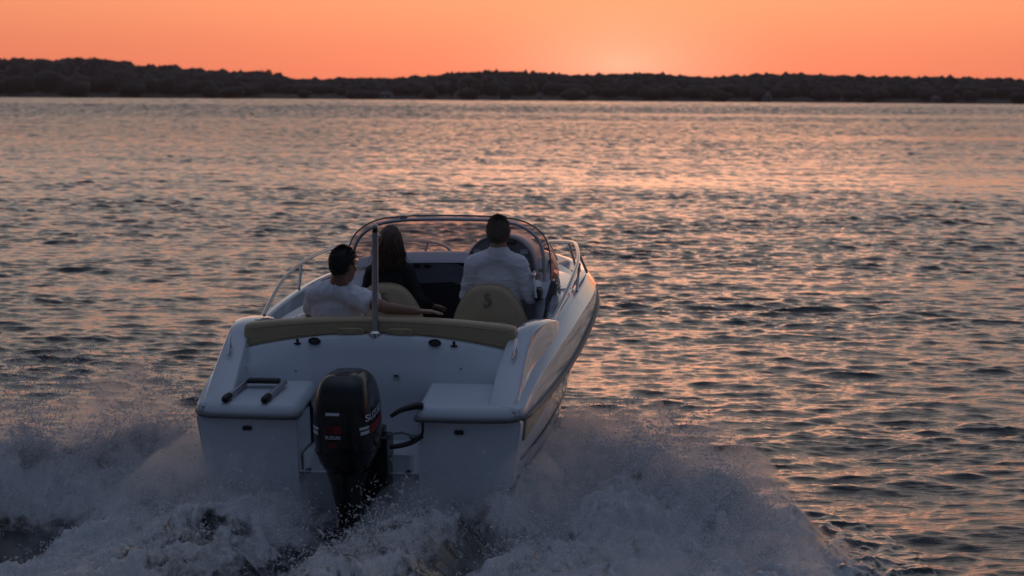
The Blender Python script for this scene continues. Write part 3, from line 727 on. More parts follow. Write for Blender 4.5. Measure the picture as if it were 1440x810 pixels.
# ski pole
pole = MB().add(*tube([(0, .585, 1.06), (.020, .585, 1.77)], .0215, 16)).build('ski_pole', M['alu'], boat)
MB().add(*tube([(.0205, .585, 1.77), (.0207, .585, 1.800)], .0165, 16)).build('pole_neck', M['black'], pole)
MB().add(*loft([np.column_stack([.021 + np.cos(a) * r, .585 + np.sin(a) * r, np.full(20, z)]) for a in [np.arange(20) * math.pi / 10] for z, r in ((1.799, .015), (1.801, .022), (1.812, .023), (1.822, .018), (1.826, .006))])).build('pole_cap', M['alu'], pole)
MB().add(*tube([(-.012, .585, 1.748), (.052, .585, 1.748)], [.006, .006], 10)).add(*ellipsoid((-.013, .585, 1.748), (.009, .007, .007), None, 10, 6)).add(*ellipsoid((.053, .585, 1.748), (.009, .007, .007), None, 10, 6)).build('pole_pin', M['steel'], pole)
MB().add(*loft([np.column_stack([np.cos(a) * r, .585 + np.sin(a) * r * .8, np.full(20, z)]) for a in [np.arange(20) * math.pi / 10] for z, r in ((1.07, .045), (1.098, .045), (1.102, .040), (1.112, .027))])).build('pole_foot', M['steel'], pole)

# boarding ladder folded on the port platform
lad = bpy.data.objects.new('boarding_ladder', None); link(lad, boat)
for xa, xb in ((-.877, -.80), (-.612, -.575)):
    pa = np.array((xa, .06, .752)); pb = np.array((xb if xa > -.8 else xb, .34, .802))
    pb[0] = xa + .05
    MB().add(*tube([pa, pb], .021, 14)).build('ladder_tube', M['alu'], lad)
    MB().add(*capsule(pa - np.array((.004, .02, .004)), .026, pa + np.array((.006, .03, .005)), .026, 14, 3)).build('end_cap', M['black'], lad)
b = MB().add(*box((-.70, .325, .815), (.22, .065, .032))).build('ladder_step', M['black'], lad, angle=30); bevel(b, .012, 3)

# mooring cleats on the shoulders
for s in (-1, 1):
    c = np.array((s * .965, .46, 1.0)); dvec = np.array((s * .014, .135, .16)); dvec /= np.linalg.norm(dvec); up_ = np.array((0, -.6, .8)); up_ /= np.linalg.norm(up_)
    mb = MB().add(*capsule(c - dvec * .075 + up_ * .034, .008, c + dvec * .075 + up_ * .034, .008, 10, 4))
    for q in (-.03, .03): mb.add(*tube([c + dvec * q - up_ * .02, c + dvec * q + up_ * .034], .008, 10))
    mb.build('mooring_cleat', M['steel'], boat)

# windscreen
HP = np.array([(.775, 2.90, .90), (.785, 2.92, 1.10), (.775, 2.95, 1.29), (.735, 2.97, 1.40), (.66, 2.985, 1.470), (.55, 2.995, 1.520), (.38, 3.0, 1.545), (.19, 3.0, 1.553), (0, 3.0, 1.555)])
BP = np.array([(.795, 2.91, .90), (.80, 3.08, .95), (.79, 3.25, 1.02), (.74, 3.42, 1.04), (.66, 3.55, 1.06), (.54, 3.66, 1.075), (.38, 3.74, 1.085), (.19, 3.79, 1.09), (0, 3.80, 1.092)])
hp = spline(HP, 5); bp_ = spline(BP, 5)
mir = lambda P: np.vstack([P * np.array([-1, 1, 1]), P[::-1][1:]])
HPf, BPf = mir(hp), mir(bp_)
rows = []
for t in np.linspace(0, 1, 7):
    q = BPf * (1 - t) + HPf * t; bow = math.sin(math.pi * t) * .03
    q = q + np.stack([np.sign(q[:, 0]) * np.minimum(1, np.abs(q[:, 0]) / .6) * bow, bow * (1 - np.minimum(1, np.abs(q[:, 0]) / .7)), 0 * bow + np.zeros(len(q))], 1); rows.append(q)
ws = MB().add(*loft(rows, closed=False)).build('windscreen', M['glass'], boat)
MB().add(*tube(HPf, .0055, 8)).build('edge_trim', M['rubber'], ws)
ins = HPf * np.array([.945, 1, 1]) + np.array([0, -.03, -.024]) ; ins[:6, 2] += .02; ins[-6:, 2] += .02
ins[0] += np.array([0, 0, .05]); ins[-1] += np.array([0, 0, .05])
MB().add(*tube(ins, .0135, 12)).build('frame_tube', M['alu'], ws)
for x in (-.345, .42):
    b = MB().add(*box((x, 2.975, 1.538), (.055, .03, .046))).build('frame_clip', M['alu'], ws, angle=30); bevel(b, .006, 2)
MB().add(*tube(BPf, .009, 8)).build('base_trim', M['rubber'], ws)
# inner coaming strips beside the windscreen
for s in (-1, 1):
    P = [[(s * .80, 2.55, .92), (s * .80, 2.6, 1.0), (s * .79, 2.9, 1.08), (s * .775, 3.2, 1.14), (s * .74, 3.45, 1.16)], [(s * .66, 2.72, .50), (s * .66, 2.78, .95), (s * .665, 2.95, 1.10), (s * .66, 3.2, 1.18), (s * .60, 3.45, 1.19)]]
    P.append([(s * .64, 2.74, .32), (s * .64, 2.8, .7), (s * .64, 3.0, .9), (s * .63, 3.2, 1.0), (s * .58, 3.4, 1.0)])
    MB().add(*loft(P, closed=False)).build('side_coaming', M['deck'], boat)

# bow rails
RL = [(1.04, 1.5, 1.035), (1.06, 1.85, 1.125), (1.065, 2.2, 1.205), (1.03, 2.7, 1.262), (.945, 3.2, 1.278), (.84, 3.65, 1.258), (.68, 4.1, 1.20), (.50, 4.5, 1.135), (.40, 4.75, 1.05), (.38, 4.85, .96)]
for s in (-1, 1):
    P = spline([(s * a, b, c) for a, b, c in RL], 8)
    rail = MB().add(*tube(P, .0135, 12)).build('bow_rail', M['steel'], boat)
    for (xa, ya, za), (xb, yb, zb) in (((1.055, 2.62, 1.255), (1.05, 2.50, 1.07)), ((.955, 3.15, 1.277), (1.0, 3.3, 1.08)), ((.76, 3.9, 1.23), (.80, 4.0, 1.02)), ((.50, 4.5, 1.135), (.56, 4.55, .98))):
        MB().add(*tube([(s * xa, ya, za), (s * xb, yb, zb)], .0105, 10)).build('rail_stanchion', M['steel'], rail)
    MB().add(*ellipsoid((s * 1.04, 1.5, 1.035), (.022, .026, .014), None, 14, 8)).build('rail_foot', M['steel'], rail)
    MB().add(*ellipsoid((s * 1.005, 1.42, 1.045), (.018, .022, .020), None, 14, 8)).build('navigation_light', M['black'], boat)
    mb = MB().add(*capsule((s * .93, 3.25, 1.03), .009, (s * .90, 3.42, 1.03), .009, 10, 3)).add(*tube([(s * .92, 3.31, .98), (s * .92, 3.31, 1.03)], .008, 8)).add(*tube([(s * .91, 3.37, .98), (s * .91, 3.37, 1.03)], .008, 8))
    mb.build('deck_cleat', M['steel'], boat)

# dashboard: brow, instrument panel, dark panel for cuddy shade, helm console
pr = [(3.062, 1.182), (3.052, 1.186), (3.06, 1.20), (3.10, 1.232), (3.15, 1.25), (3.22, 1.25), (3.45, 1.15), (3.70, 1.08)]
secs = [[(x, y - .03 * (abs(x) / .7) ** 2, z - .05 * (abs(x) / .75) ** 3) for y, z in pr] for x in np.linspace(-.74, .74, 24)]
MB().add(*loft(secs, closed=False)).build('dash_top', M['deck'], boat)
b = MB().add(*box((-.26, 3.10, .62), (.98, .05, .96))).build('bulkhead', M['deck'], boat, angle=30); bevel(b, .01, 2)
d = superellipse(.30, .105, 3.2, 40); d[:, 1] = np.where(d[:, 1] < 0, d[:, 1], d[:, 1] * (1 - .25 * np.abs(d[:, 0] / .3) ** 2))
dp = MB().add(*loft([np.column_stack([-.185 + d[:, 0] * k, np.full(40, yy), 1.095 + d[:, 1] * k]) for yy, k in ((3.10, 1), (3.062, 1), (3.055, .96), (3.066, .90), (3.066, .03))])).build('dash_panel', M['slate'], boat)
for x in (-.27, -.19):
    e = superellipse(.028, .011, 3, 20); MB().add(*loft([np.column_stack([x + e[:, 0] * k, np.full(20, yy), 1.155 + e[:, 1] * k]) for yy, k in ((3.07, 1), (3.058, 1), (3.057, .05))])).build('air_vent', M['black'], dp)
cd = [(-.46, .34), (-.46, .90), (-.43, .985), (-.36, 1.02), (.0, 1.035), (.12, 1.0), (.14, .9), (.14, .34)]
b = MB().add(*loft([[(x, 3.085, z) for x, z in cd], [(x, 3.05, z) for x, z in cd]])).build('cuddy_shade_panel', M['dark_in'], boat, angle=30)  # solid near-black slab painted as the shade inside the open cuddy entry
CN = [(.02, .30), (.08, .80), (.12, 1.05), (.145, 1.24), (.20, 1.33), (.28, 1.385), (.39, 1.400), (.50, 1.385), (.58, 1.335), (.635, 1.25), (.67, 1.05), (.68, .80), (.68, .30)]
CNs = spline(CN, 4); c0 = np.array([.39, .9])
hc = MB().add(*loft([np.column_stack([c0[0] + (CNs[:, 0] - c0[0]) * kx, np.full(len(CNs), y), c0[1] + (CNs[:, 1] - c0[1]) * kz_]) for y, kx, kz_ in ((3.6, .9, .80), (3.35, 1.0, .95), (3.10, 1.05, 1.01), (3.02, 1.05, 1.01), (3.005, 1.02, .99))])).build('helm_console', M['deck'], boat, angle=40)
PNs = 1.0
PN = spline([(.16, .95), (.165, 1.20), (.205, 1.30), (.28, 1.362), (.39, 1.38), (.50, 1.362), (.575, 1.30), (.615, 1.20), (.62, .95)], 5); c0 = np.array([.39, 1.15])
PN = c0 + (PN - c0) * np.array([1.13, 1.10])
ip = MB().add(*loft([np.column_stack([c0[0] + (PN[:, 0] - c0[0]) * k, np.full(len(PN), y), c0[1] + (PN[:, 1] - c0[1]) * k]) for y, k in ((3.01, 1), (2.985, 1), (2.975, .97), (2.985, .93), (2.985, .03))])).build('instrument_panel', M['slate'], hc, angle=40)
b = MB().add(*box((.44, 2.968, 1.352), (.16, .02, .024))).build('panel_visor', M['black'], hc, angle=30); bevel(b, .008, 2)
for x in (.215, .575):
    e = superellipse(.030, .018, 2.6, 24); MB().add(*loft([np.column_stack([x + e[:, 0] * k, np.full(24, yy), 1.285 + e[:, 1] * k]) for yy, k in ((2.99, 1), (2.968, 1), (2.964, .9), (2.97, .8), (2.97, .04))])).build('gauge', M['lampwhite'], hc)
wheel_c = np.array((.40, 2.86, 1.10)); ax = Matrix.Rotation(R(62), 3, 'X')
circ = [np.array(ax @ Vector((.165 * math.cos(a), .165 * math.sin(a), 0))) + wheel_c for a in np.linspace(0, 2 * math.pi, 40)]
mb = MB().add(*tube(circ, .014, 10))
for a in (R(90), R(210), R(330)): mb.add(*tube([wheel_c, wheel_c + np.array(ax @ Vector((.16 * math.cos(a), .16 * math.sin(a), 0)))], .011, 8))
mb.add(*tube([wheel_c, (.40, 3.0, 1.03)], .03, 10)); mb.build('steering_wheel', M['black'], boat)
b = MB().add(*box((.735, 2.66, 1.02), (.05, .13, .09))).build('throttle_box', M['black'], boat, angle=30); bevel(b, .015, 3)
MB().add(*tube([(.73, 2.58, 1.0), (.715, 2.62, 1.10), (.70, 2.66, 1.16)], .011, 10)).add(*capsule((.70, 2.64, 1.16), .018, (.70, 2.71, 1.17), .016, 10, 4)).build('throttle_lever', M['steel'], b)

# helm and passenger seats
def seat(xc):
    oz = [(.28, .60), (.285, .74), (.275, .83), (.245, .92), (.205, .99), (.165, 1.045), (.115, 1.085), (.06, 1.102), (0, 1.106)]
    o = spline(oz, 4); o = np.vstack([o, (o * np.array([-1, 1]))[::-1][1:]]); c0 = np.array([0, .86]); secs = []
    for y, k in ((2.62, .05), (2.60, .80), (2.59, .93), (2.565, .985), (2.535, 1.0), (2.505, .985), (2.487, .94), (2.478, .85), (2.470, .05)):
        q = c0 + (o - c0) * k; yy = y + .22 * np.abs(q[:, 0]) ** 1.6 - .10 * (1.1 - q[:, 1]) * .6
        secs.append(np.column_stack([xc + q[:, 0], yy, q[:, 1]]))
    s_ = MB().add(*loft(secs)).build('bucket_seat', M['tan'], boat, angle=50)
    q = c0 + (o - c0) * 1.004; MB().add(*tube([(xc + a, 2.535 + .22 * abs(a) ** 1.6 - .06 * (1.1 - b), b) for a, b in q], .006, 8)).build('piping', M['tan'], s_)
    c = MB().add(*box((xc, 2.78, .64), (.50, .46, .13))).build('seat_cushion', M['tan'], s_, angle=30); bevel(c, .04, 4)
    MB().add(*tube([(xc, 2.76, .27), (xc, 2.76, .60)], .05, 16)).build('seat_post', M['alu'], s_)
    b = MB().add(*box((xc + .03, 2.462 - .033, .80), (.24, .018, .09))).build('seat_pocket', M['tan'], s_, angle=30); bevel(b, .008, 2)
    # sea-horse emblem stitched on the back
    yb = lambda z: 2.470 - .06 * (1.1 - z) - .004
    S = [(.020, .052), (.004, .060), (-.010, .050), (-.012, .036), (.002, .022), (.016, .010), (.018, -.008), (.006, -.024), (-.014, -.034), (-.024, -.026), (-.020, -.016), (-.012, -.018)]
    w = [.003, .006, .009, .008, .011, .015, .014, .011, .008, .006, .005, .003]
    sp_ = spline([(a, b, 0) for a, b in S], 5); wi = np.interp(np.linspace(0, 1, len(sp_)), np.linspace(0, 1, len(w)), w)
    z0 = .985; T = np.gradient(sp_, axis=0); T /= np.linalg.norm(T, axis=1)[:, None]; nn = np.stack([-T[:, 1], T[:, 0]], 1)
    V = []
    for p, q, ww in zip(sp_, nn, wi):
        for sg in (-1, 1): V.append((xc + p[0] + q[0] * ww * sg, yb(z0 + p[1]), z0 + p[1] + q[1] * ww * sg))
    mb = MB().add(V, [(2 * i, 2 * i + 1, 2 * i + 3, 2 * i + 2) for i in range(len(sp_) - 1)])
    for a, b, c_ in (((.018, .052), (.034, .044), (.020, .044)), ((-.014, .050), (-.026, .058), (-.012, .062)), ((-.010, .018), (-.024, .012), (-.004, .006))):
        mb.add([(xc + q[0], yb(z0 + q[1]) - .0005, z0 + q[1]) for q in (a, b, c_)], [(0, 1, 2)])
    mb.build('seat_emblem', M['tan_dark'], s_)
seat(.39); seat(-.39)

# outboard engine
EY = -.20
ENG = [(.36, .130, .155), (.42, .163, .195), (.48, .182, .222), (.56, .191, .238), (.66, .195, .245), (.74, .193, .244), (.82, .186, .236), (.885, .174, .222), (.935, .156, .202), (.968, .131, .174), (.989, .099, .138), (.997, .053, .085)]
def eng_sec(z): return np.interp(z, [e[0] for e in ENG], [e[1] for e in ENG]), np.interp(z, [e[0] for e in ENG], [e[2] for e in ENG])
EX = .0; NEXP = 3.6
# leg: lower unit, bracket and skeg in one dark body
secs = []
for z, hw, y0, y1 in ((.44, .155, -.36, .0), (.36, .140, -.36, .02), (.26, .115, -.34, .03), (.13, .088, -.32, .03), (.0, .066, -.31, .02), (-.16, .060, -.31, .01), (-.34, .045, -.28, .0)):
    e = superellipse(hw, (y1 - y0) / 2, 2.4, 28); secs.append(np.column_stack([EX - .01 + e[:, 0], (y0 + y1) / 2 + e[:, 1], np.full(28, z)]))
mb = MB().add(*loft(secs))
v, f = box((.11, .06, .30), (.20, .18, .46)); mb.add(v, f)
v, f = box((.02, .09, .52), (.30, .10, .12)); mb.add(v, f)
v, f = box((EX - .01, -.24, .0), (.24, .30, .018)); mb.add(v, f)
motor = mb.build('outboard_motor', M['cowl'], boat, angle=35); bevel(motor, .012, 2)
def sup(hw, hy, n, k):
    e = superellipse(hw, hy, n, k); return e
secs = []
zs = [e[0] for e in ENG]; zz = np.concatenate([np.linspace(.36, .82, 14), np.linspace(.85, .990, 12)])
P_ = spline([(e[0], e[1], e[2]) for e in ENG], 6)
for z in zz:
    hw = np.interp(z, P_[:, 0], P_[:, 1]); hy = np.interp(z, P_[:, 0], P_[:, 2]); e = superellipse(hw, hy, NEXP, 56)
    back = np.interp(z, [.40, .88, .97, 1.03], [0, 0, .02, .05])
    secs.append(np.column_stack([EX + e[:, 0], EY + e[:, 1] + back * 0, np.full(56, z)]))
cw = MB().add(*loft(secs)).build('engine_cowling', M['cowl'], motor, angle=60)
b = MB().add(*box((EX + .0, -.30, .980), (.10, .05, .03))).build('cowling_latch', M['black'], motor, angle=30); bevel(b, .01, 2)
# seam round the cowling
def ring(z, off):
    hw, hy = np.interp(z, P_[:, 0], P_[:, 1]) + off, np.interp(z, P_[:, 0], P_[:, 2]) + off
    e = superellipse(hw, hy, NEXP, 56); return np.column_stack([EX + e[:, 0], EY + e[:, 1], np.full(56, z)])
MB().add(*loft([ring(.490, -.004), ring(.491, .0035), ring(.505, .0035), ring(.506, -.004)], cap=False)).build('cowling_seam', M['black'], motor)
def wrap_back(pts, off=.003):
    out = []
    for x, z in pts:
        hw = np.interp(z, P_[:, 0], P_[:, 1]); hy = np.interp(z, P_[:, 0], P_[:, 2]); t = min(.999, abs(x) / hw)
        out.append((EX + x, EY - hy * (1 - t ** NEXP) ** (1 / NEXP) - off, z))
    return out
def wrap_side(pts, s, off=.003):
    out = []
    for y, z in pts:
        hw = np.interp(z, P_[:, 0], P_[:, 1]); hy = np.interp(z, P_[:, 0], P_[:, 2]); t = min(.999, abs(y - EY) / hy)
        out.append((EX + s * (hw * (1 - t ** NEXP) ** (1 / NEXP) + off), y, z))
    return out
def patch_back(name, mat, x0, x1, z0, z1, n=10, sl=0.):
    g = [(x0 + (x1 - x0) * i / n + sl * (0 if j == 0 else 1), z0 + (z1 - z0) * j) for j in (0, 1) for i in range(n + 1)]
    MB().add(wrap_back(g), [(i, i + 1, i + n + 2, i + n + 1) for i in range(n)]).build(name, mat, motor)
def patch_side(name, mat, s, y0, y1, z0, z1, slope=0., n=10):
    g = [(y0 + (y1 - y0) * i / n, (z0 if j == 0 else z1) + slope * (y1 - y0) * i / n) for j in (0, 1) for i in range(n + 1)]
    MB().add(wrap_side(g, s), [(i, i + 1, i + n + 2, i + n + 1) for i in range(n)]).build(name, mat, motor)
patch_back('white_bar', M['white_decal'], -.080, .010, .757, .776)
patch_back('red_block', M['red_dark'], -.090, -.040, .640, .692); patch_back('red_block', M['red'], -.034, .018, .640, .692)
patch_back('red_block', M['red_dark'], -.072, -.015, .552, .586)
def text_mesh(txt, size, bold=.0):
    c = bpy.data.curves.new('t', 'FONT'); c.body = txt; c.size = size; c.offset = bold; c.resolution_u = 3
    o = bpy.data.objects.new('t', c); COL.objects.link(o); dg = bpy.context.evaluated_depsgraph_get(); dg.update()
    me = bpy.data.meshes.new_from_object(o.evaluated_get(dg)); bm = bmesh.new(); bm.from_mesh(me)
    bmesh.ops.triangulate(bm, faces=bm.faces); bmesh.ops.subdivide_edges(bm, edges=bm.edges, cuts=1)
    v = [tuple(q.co) for q in bm.verts]; bm.verts.index_update(); f = [tuple(q.index for q in p.verts) for p in bm.faces]; bm.free()
    bpy.data.objects.remove(o); bpy.data.curves.remove(c); bpy.data.meshes.remove(me)
    return np.array(v), f
tv, tf = text_mesh('SUZUKI', .030, .0008); w = tv[:, 0].max()
MB().add(wrap_back([(-.087 + a * (.098 / w), .607 + b) for a, b, _ in tv]), tf).build('lettering', M['white_decal'], motor)
tv, tf = text_mesh('SUZUKI', .060, .0012); w = tv[:, 0].max(); SC = .27 / w
for s in (1, -1):
    pts = [((EY - .20 + a * SC if s > 0 else EY + .12 - a * SC), .712 + b + .10 * (a * SC if s > 0 else .405 - a * SC)) for a, b, _ in tv]
    MB().add(wrap_side(pts, s), tf).build('lettering', M['white_decal'], motor)
    patch_side('red_stripe', M['red'], s, EY - .165, EY + .10, .628, .685, .12)
    patch_side('white_slash', M['white_decal'], s, EY - .228, EY - .172, .662, .680, .12); patch_side('white_slash', M['white_decal'], s, EY - .224, EY - .170, .630, .652, .12)
# steering arm and hoses between engine and transom
arm = [(.235, -.02, .665), (.29, .0, .70), (.35, .02, .718), (.40, .03, .728), (.44, .03, .73)]
MB().add(*tube(spline(arm, 5), np.interp(np.linspace(0, 1, 21), [0, .3, .8, 1], [.012, .018, .024, .020]), 10)).add(*tube(spline([(.435, .03, .725), (.43, .03, .66), (.435, .03, .58), (.425, .03, .53)], 5), .008, 8)).add(*tube(spline([(.43, .03, .535), (.36, .02, .49), (.28, .0, .47), (.22, -.01, .465)], 5), .017, 10)).build('steering_arm', M['black'], motor)
MB().add(*tube(spline([(.225, -.02, .545), (.29, .01, .555), (.34, .02, .54), (.40, .03, .52)], 5), .007, 8)).add(*capsule((.36, .02, .525), .016, (.39, .03, .525), .014, 10, 3)).build('steering_hose', M['rubber'], motor)
MB().add(*tube(spline([(-.205, -.15, .50), (-.245, -.10, .46), (-.235, -.05, .40), (-.19, -.02, .36), (-.12, .0, .36)], 6), .0075, 8)).build('engine_cable', M['black'], motor)

# ------------------------------------------------------------------ people (built in the boat frame, then set down at their own base)
def rotz(a): return np.array([[math.cos(a), -math.sin(a), 0], [math.sin(a), math.cos(a), 0], [0, 0, 1]])
def rotx(a): return np.array([[1, 0, 0], [0, math.cos(a), -math.sin(a)], [0, math.sin(a), math.cos(a)]])
def head_shapes(mb, c, Rm, sc=1.):
    T = lambda p: np.asarray(c) + Rm @ (np.array(p) * sc)
    E = lambda p, r: mb.add(*ellipsoid(T(p), np.array(r) * sc, Rm, 20, 14))
    E((0, -.006, .022), (.075, .094, .102)); E((0, .026, -.045), (.060, .066, .074)); E((0, .052, -.098), (.030, .032, .022)); E((0, .078, .030), (.052, .018, .014))
    for s in (-1, 1):
        E((s * .078, -.006, -.012), (.012, .020, .032)); E((s * .040, .062, -.022), (.024, .024, .024))
    mb.add(*capsule(T((0, .090, .018)), .010 * sc, T((0, .108, -.022)), .015 * sc, 10, 4))
    E((0, .085, -.060), (.026, .012, .007)); E((0, .083, -.072), (.023, .011, .008))
    return T
def hand_shapes(mb, w, d, n, side, curl=.25, L=.18):
    """w wrist, d direction of the fingers, n back-of-hand normal, side = thumb direction sign along cross(d,n)"""
    w = np.asarray(w, float); d = np.asarray(d, float) / np.linalg.norm(d); n = np.asarray(n, float); n = n - d * (n @ d); n /= np.linalg.norm(n); t = np.cross(d, n) * side
    pl = L * .52
    for k in (-.026, -.009, .009, .026): mb.add(*capsule(w + t * k * .7, .014, w + d * pl + t * k, .012, 10, 3))
    for k, ln in ((.027, .40), (.009, .45), (-.009, .42), (-.027, .33)):
        p = w + d * pl + t * k; q = d.copy(); ang = curl * .6
        for j, fr in enumerate((.45, .32, .23)):
            q = q * math.cos(ang) - n * math.sin(ang) * (1 if j == 0 else 1); q = q / np.linalg.norm(q); p2 = p + q * L * ln * fr * 1.05
            mb.add(*capsule(p, .0088 - .001 * j, p2, .0080 - .001 * j, 8, 3)); p = p2; ang = curl
    p = w + d * pl * .35 + t * .026; q = d * .6 + t * .8 - n * .15; q /= np.linalg.norm(q)
    p2 = p + q * .042; mb.add(*capsule(p, .013, p2, .0105, 8, 3)); q2 = d * .9 + t * .35 - n * .2; q2 /= np.linalg.norm(q2); mb.add(*capsule(p2, .0105, p2 + q2 * .034, .0085, 8, 3))
def scalp(c, Rm, sc, rule, grow=.007, noise=.006, seg=64, rings=44):
    v, f = ellipsoid((0, -.006, .022), (.075 + grow, .094 + grow, .102 + grow), None, seg, rings)
    keep = rule(v); nz = (fbm(v * 55 + 3, 3) - .5)[:, None] * 2 * noise
    r = v - np.array([0, -.006, .022]); r /= np.linalg.norm(r, axis=1)[:, None]
    vv = v + r * nz; idx = np.full(len(v), -1); idx[keep] = np.arange(keep.sum())
    fk = [tuple(idx[list(q)]) for q in f if all(keep[i] for i in q)]
    W = np.asarray(c) + (vv[keep] * sc) @ Rm.T
    return W, fk, v, r, keep
def blades(roots, dirs, lens, width):
    n = len(roots); t = rng.normal(0, 1, (n, 3)); t -= dirs * (t * dirs).sum(1)[:, None]; t /= np.linalg.norm(t, axis=1)[:, None]
    a = roots + t * width; b = roots - t * width; c = roots + dirs * lens[:, None]
    V = np.stack([a, b, c], 1).reshape(-1, 3); return V, [(3 * i, 3 * i + 1, 3 * i + 2) for i in range(n)]
def short_hair(c, Rm, sc, mat, parent, rule, n=3600, ln=(.010, .024), grow=.007):
    W, fk, v, r, keep = scalp(c, Rm, sc, rule, grow)
    mb = MB().add(W, fk)
    ki = np.where(keep)[0]; pick = rng.choice(ki, n); rr = r[pick]; rt = v[pick] + rng.normal(0, .002, (n, 3))
    dn = np.array([0, -.4, -1.]) - rr * (rr @ np.array([0, -.4, -1.]))[:, None]
    dd = rr * .55 + dn * .8 + rng.normal(0, .25, (n, 3)); dd /= np.linalg.norm(dd, axis=1)[:, None]
    V, F = blades(np.asarray(c) + (rt * sc) @ Rm.T, dd @ Rm.T, rng.uniform(*ln, n), .0022); mb.add(V, F)
    o = mb.build('hair', mat, parent, True, None); return o
def eyes(T, Rm, sc, root):
    for s in (-1, 1):
        e = MB().add(*ellipsoid(T((s * .031, .079, .012)), np.array((.013, .012, .010)) * sc, Rm, 12, 8)).build('eye', M['eye'], root)
def settle(root, base):
    base = Vector(base)
    for o in [root] + list(root.children):
        o.data.transform(Matrix.Translation(-base))
    root.matrix_world = BOAT @ Matrix.Translation(base)
def creases(scale, amt, stretch=(1, 1, 1), seed=0.):
    st_ = np.array(stretch, np.float32)
    def f(co):
        a = fbm(co * st_ * scale + seed, 3); b = fbm(co * st_ * scale * 2.3 + seed + 11, 3)
        return amt * ((1 - np.abs(2 * a - 1)) ** 2 - .55) + amt * .5 * ((1 - np.abs(2 * b - 1)) ** 2 - .55)
    return f

# --- young man lounging on the stern bench
hc_ = np.array((-.272, .85, 1.507)); Rm = rotz(R(-32)) @ rotx(R(-4))
mb = MB(); T = head_shapes(mb, hc_, Rm, .98)
nk = np.array((-.315, .86, 1.375))
mb.add(*capsule(T((0, -.022, -.06)), .056, nk, .062))
chest = np.array((-.335, .90, 1.19)); pel = np.array((-.38, .99, .87)); sl_ = np.array((-.475, .90, 1.315)); sr_ = np.array((-.185, .85, 1.295))
mb.add(*ellipsoid(chest, (.16, .075, .18))).add(*ellipsoid((chest + pel) / 2, (.15, .085, .2))).add(*ellipsoid(pel, (.165, .125, .12)))
mb.add(*capsule(nk, .05, sl_, .055)).add(*capsule(nk, .05, sr_, .055))
el_r = np.array((.055, .735, 1.236)); wr_r = np.array((.265, .70, 1.226))
mb.add(*capsule(sr_, .055, el_r, .040)).add(*capsule(el_r, .041, wr_r, .027)); hand_shapes(mb, wr_r, (.99, .06, -.04), (0, 0, 1), -1, .16)
el_l = np.array((-.56, 1.02, 1.08)); wr_l = np.array((-.50, 1.25, 1.0))
mb.add(*capsule(sl_, .055, el_l, .041)).add(*capsule(el_l, .041, wr_l, .028)); hand_shapes(mb, wr_l, (.25, .9, -.2), (-.2, .2, 1), 1, .4)
for s in (-1, 1):
    hp_ = pel + np.array((s * .085, .04, -.03)); kn = np.array((pel[0] + s * .13, 1.40, .84)); an = np.array((pel[0] + s * .13, 1.42, .37))
    mb.add(*capsule(hp_, .085, kn, .058)).add(*capsule(kn, .056, an, .038)).add(*capsule(an + np.array((0, -.03, -.04)), .04, an + np.array((0, .17, -.055)), .032))
guy = remeshed(mb, 'person', M['skin_tan'], None, .0055, 5)
mt = MB(); g = .016
mt.add(*ellipsoid(chest + np.array((0, .01, 0)), (.165 + g, .078 + g, .21))).add(*ellipsoid((chest + pel) / 2, (.16 + g, .097 + g, .24))).add(*ellipsoid(pel + np.array((0, 0, .04)), (.165 + g, .125 + g, .11)))
mt.add(*capsule(nk + np.array((0, 0, -.03)), .070, sl_ + np.array((0, -.005, -.01)), .076)).add(*capsule(nk + np.array((0, 0, -.03)), .070, sr_ + np.array((0, -.005, -.01)), .076))
ax_ = (el_r - sr_) / np.linalg.norm(el_r - sr_); mt.add(*tube([sr_ - ax_ * .04, sr_ + ax_ * .03, sr_ + ax_ * .125 + np.array((0, 0, -.010)), sr_ + ax_ * .145 + np.array((0, 0, -.012))], [.05, .068, .080, .078], 20))
ax_ = (el_l - sl_) / np.linalg.norm(el_l - sl_); mt.add(*tube([sl_ - ax_ * .04, sl_ + ax_ * .03, sl_ + ax_ * .15, sl_ + ax_ * .165], [.05, .068, .068, .066], 20))
remeshed(mt, 't_shirt', M['tee'], guy, .006, 26, creases(10, .016, (1.2, 1.2, .45), 3.))
ms = MB()
for s in (-1, 1):
    hp_ = pel + np.array((s * .085, .04, -.03)); kn = np.array((pel[0] + s * .13, 1.36, .845)); ms.add(*capsule(hp_, .098, kn, .075))
ms.add(*ellipsoid(pel, (.18, .14, .115))); remeshed(ms, 'shorts', M['jeans'], guy, .008, 4)
short_hair(hc_, Rm, .98, M['hair_black'], guy, lambda v: (v[:, 2] > np.where(v[:, 1] < -.03, -.062, np.where(v[:, 1] < .03, -.012, .058)) ) , 2600)
eyes(T, Rm, .98, guy); settle(guy, (-.38, 1.0, .28))
tag(guy, 'person with short black hair in a white t-shirt, arm stretched along the tan stern cushion', 'person')

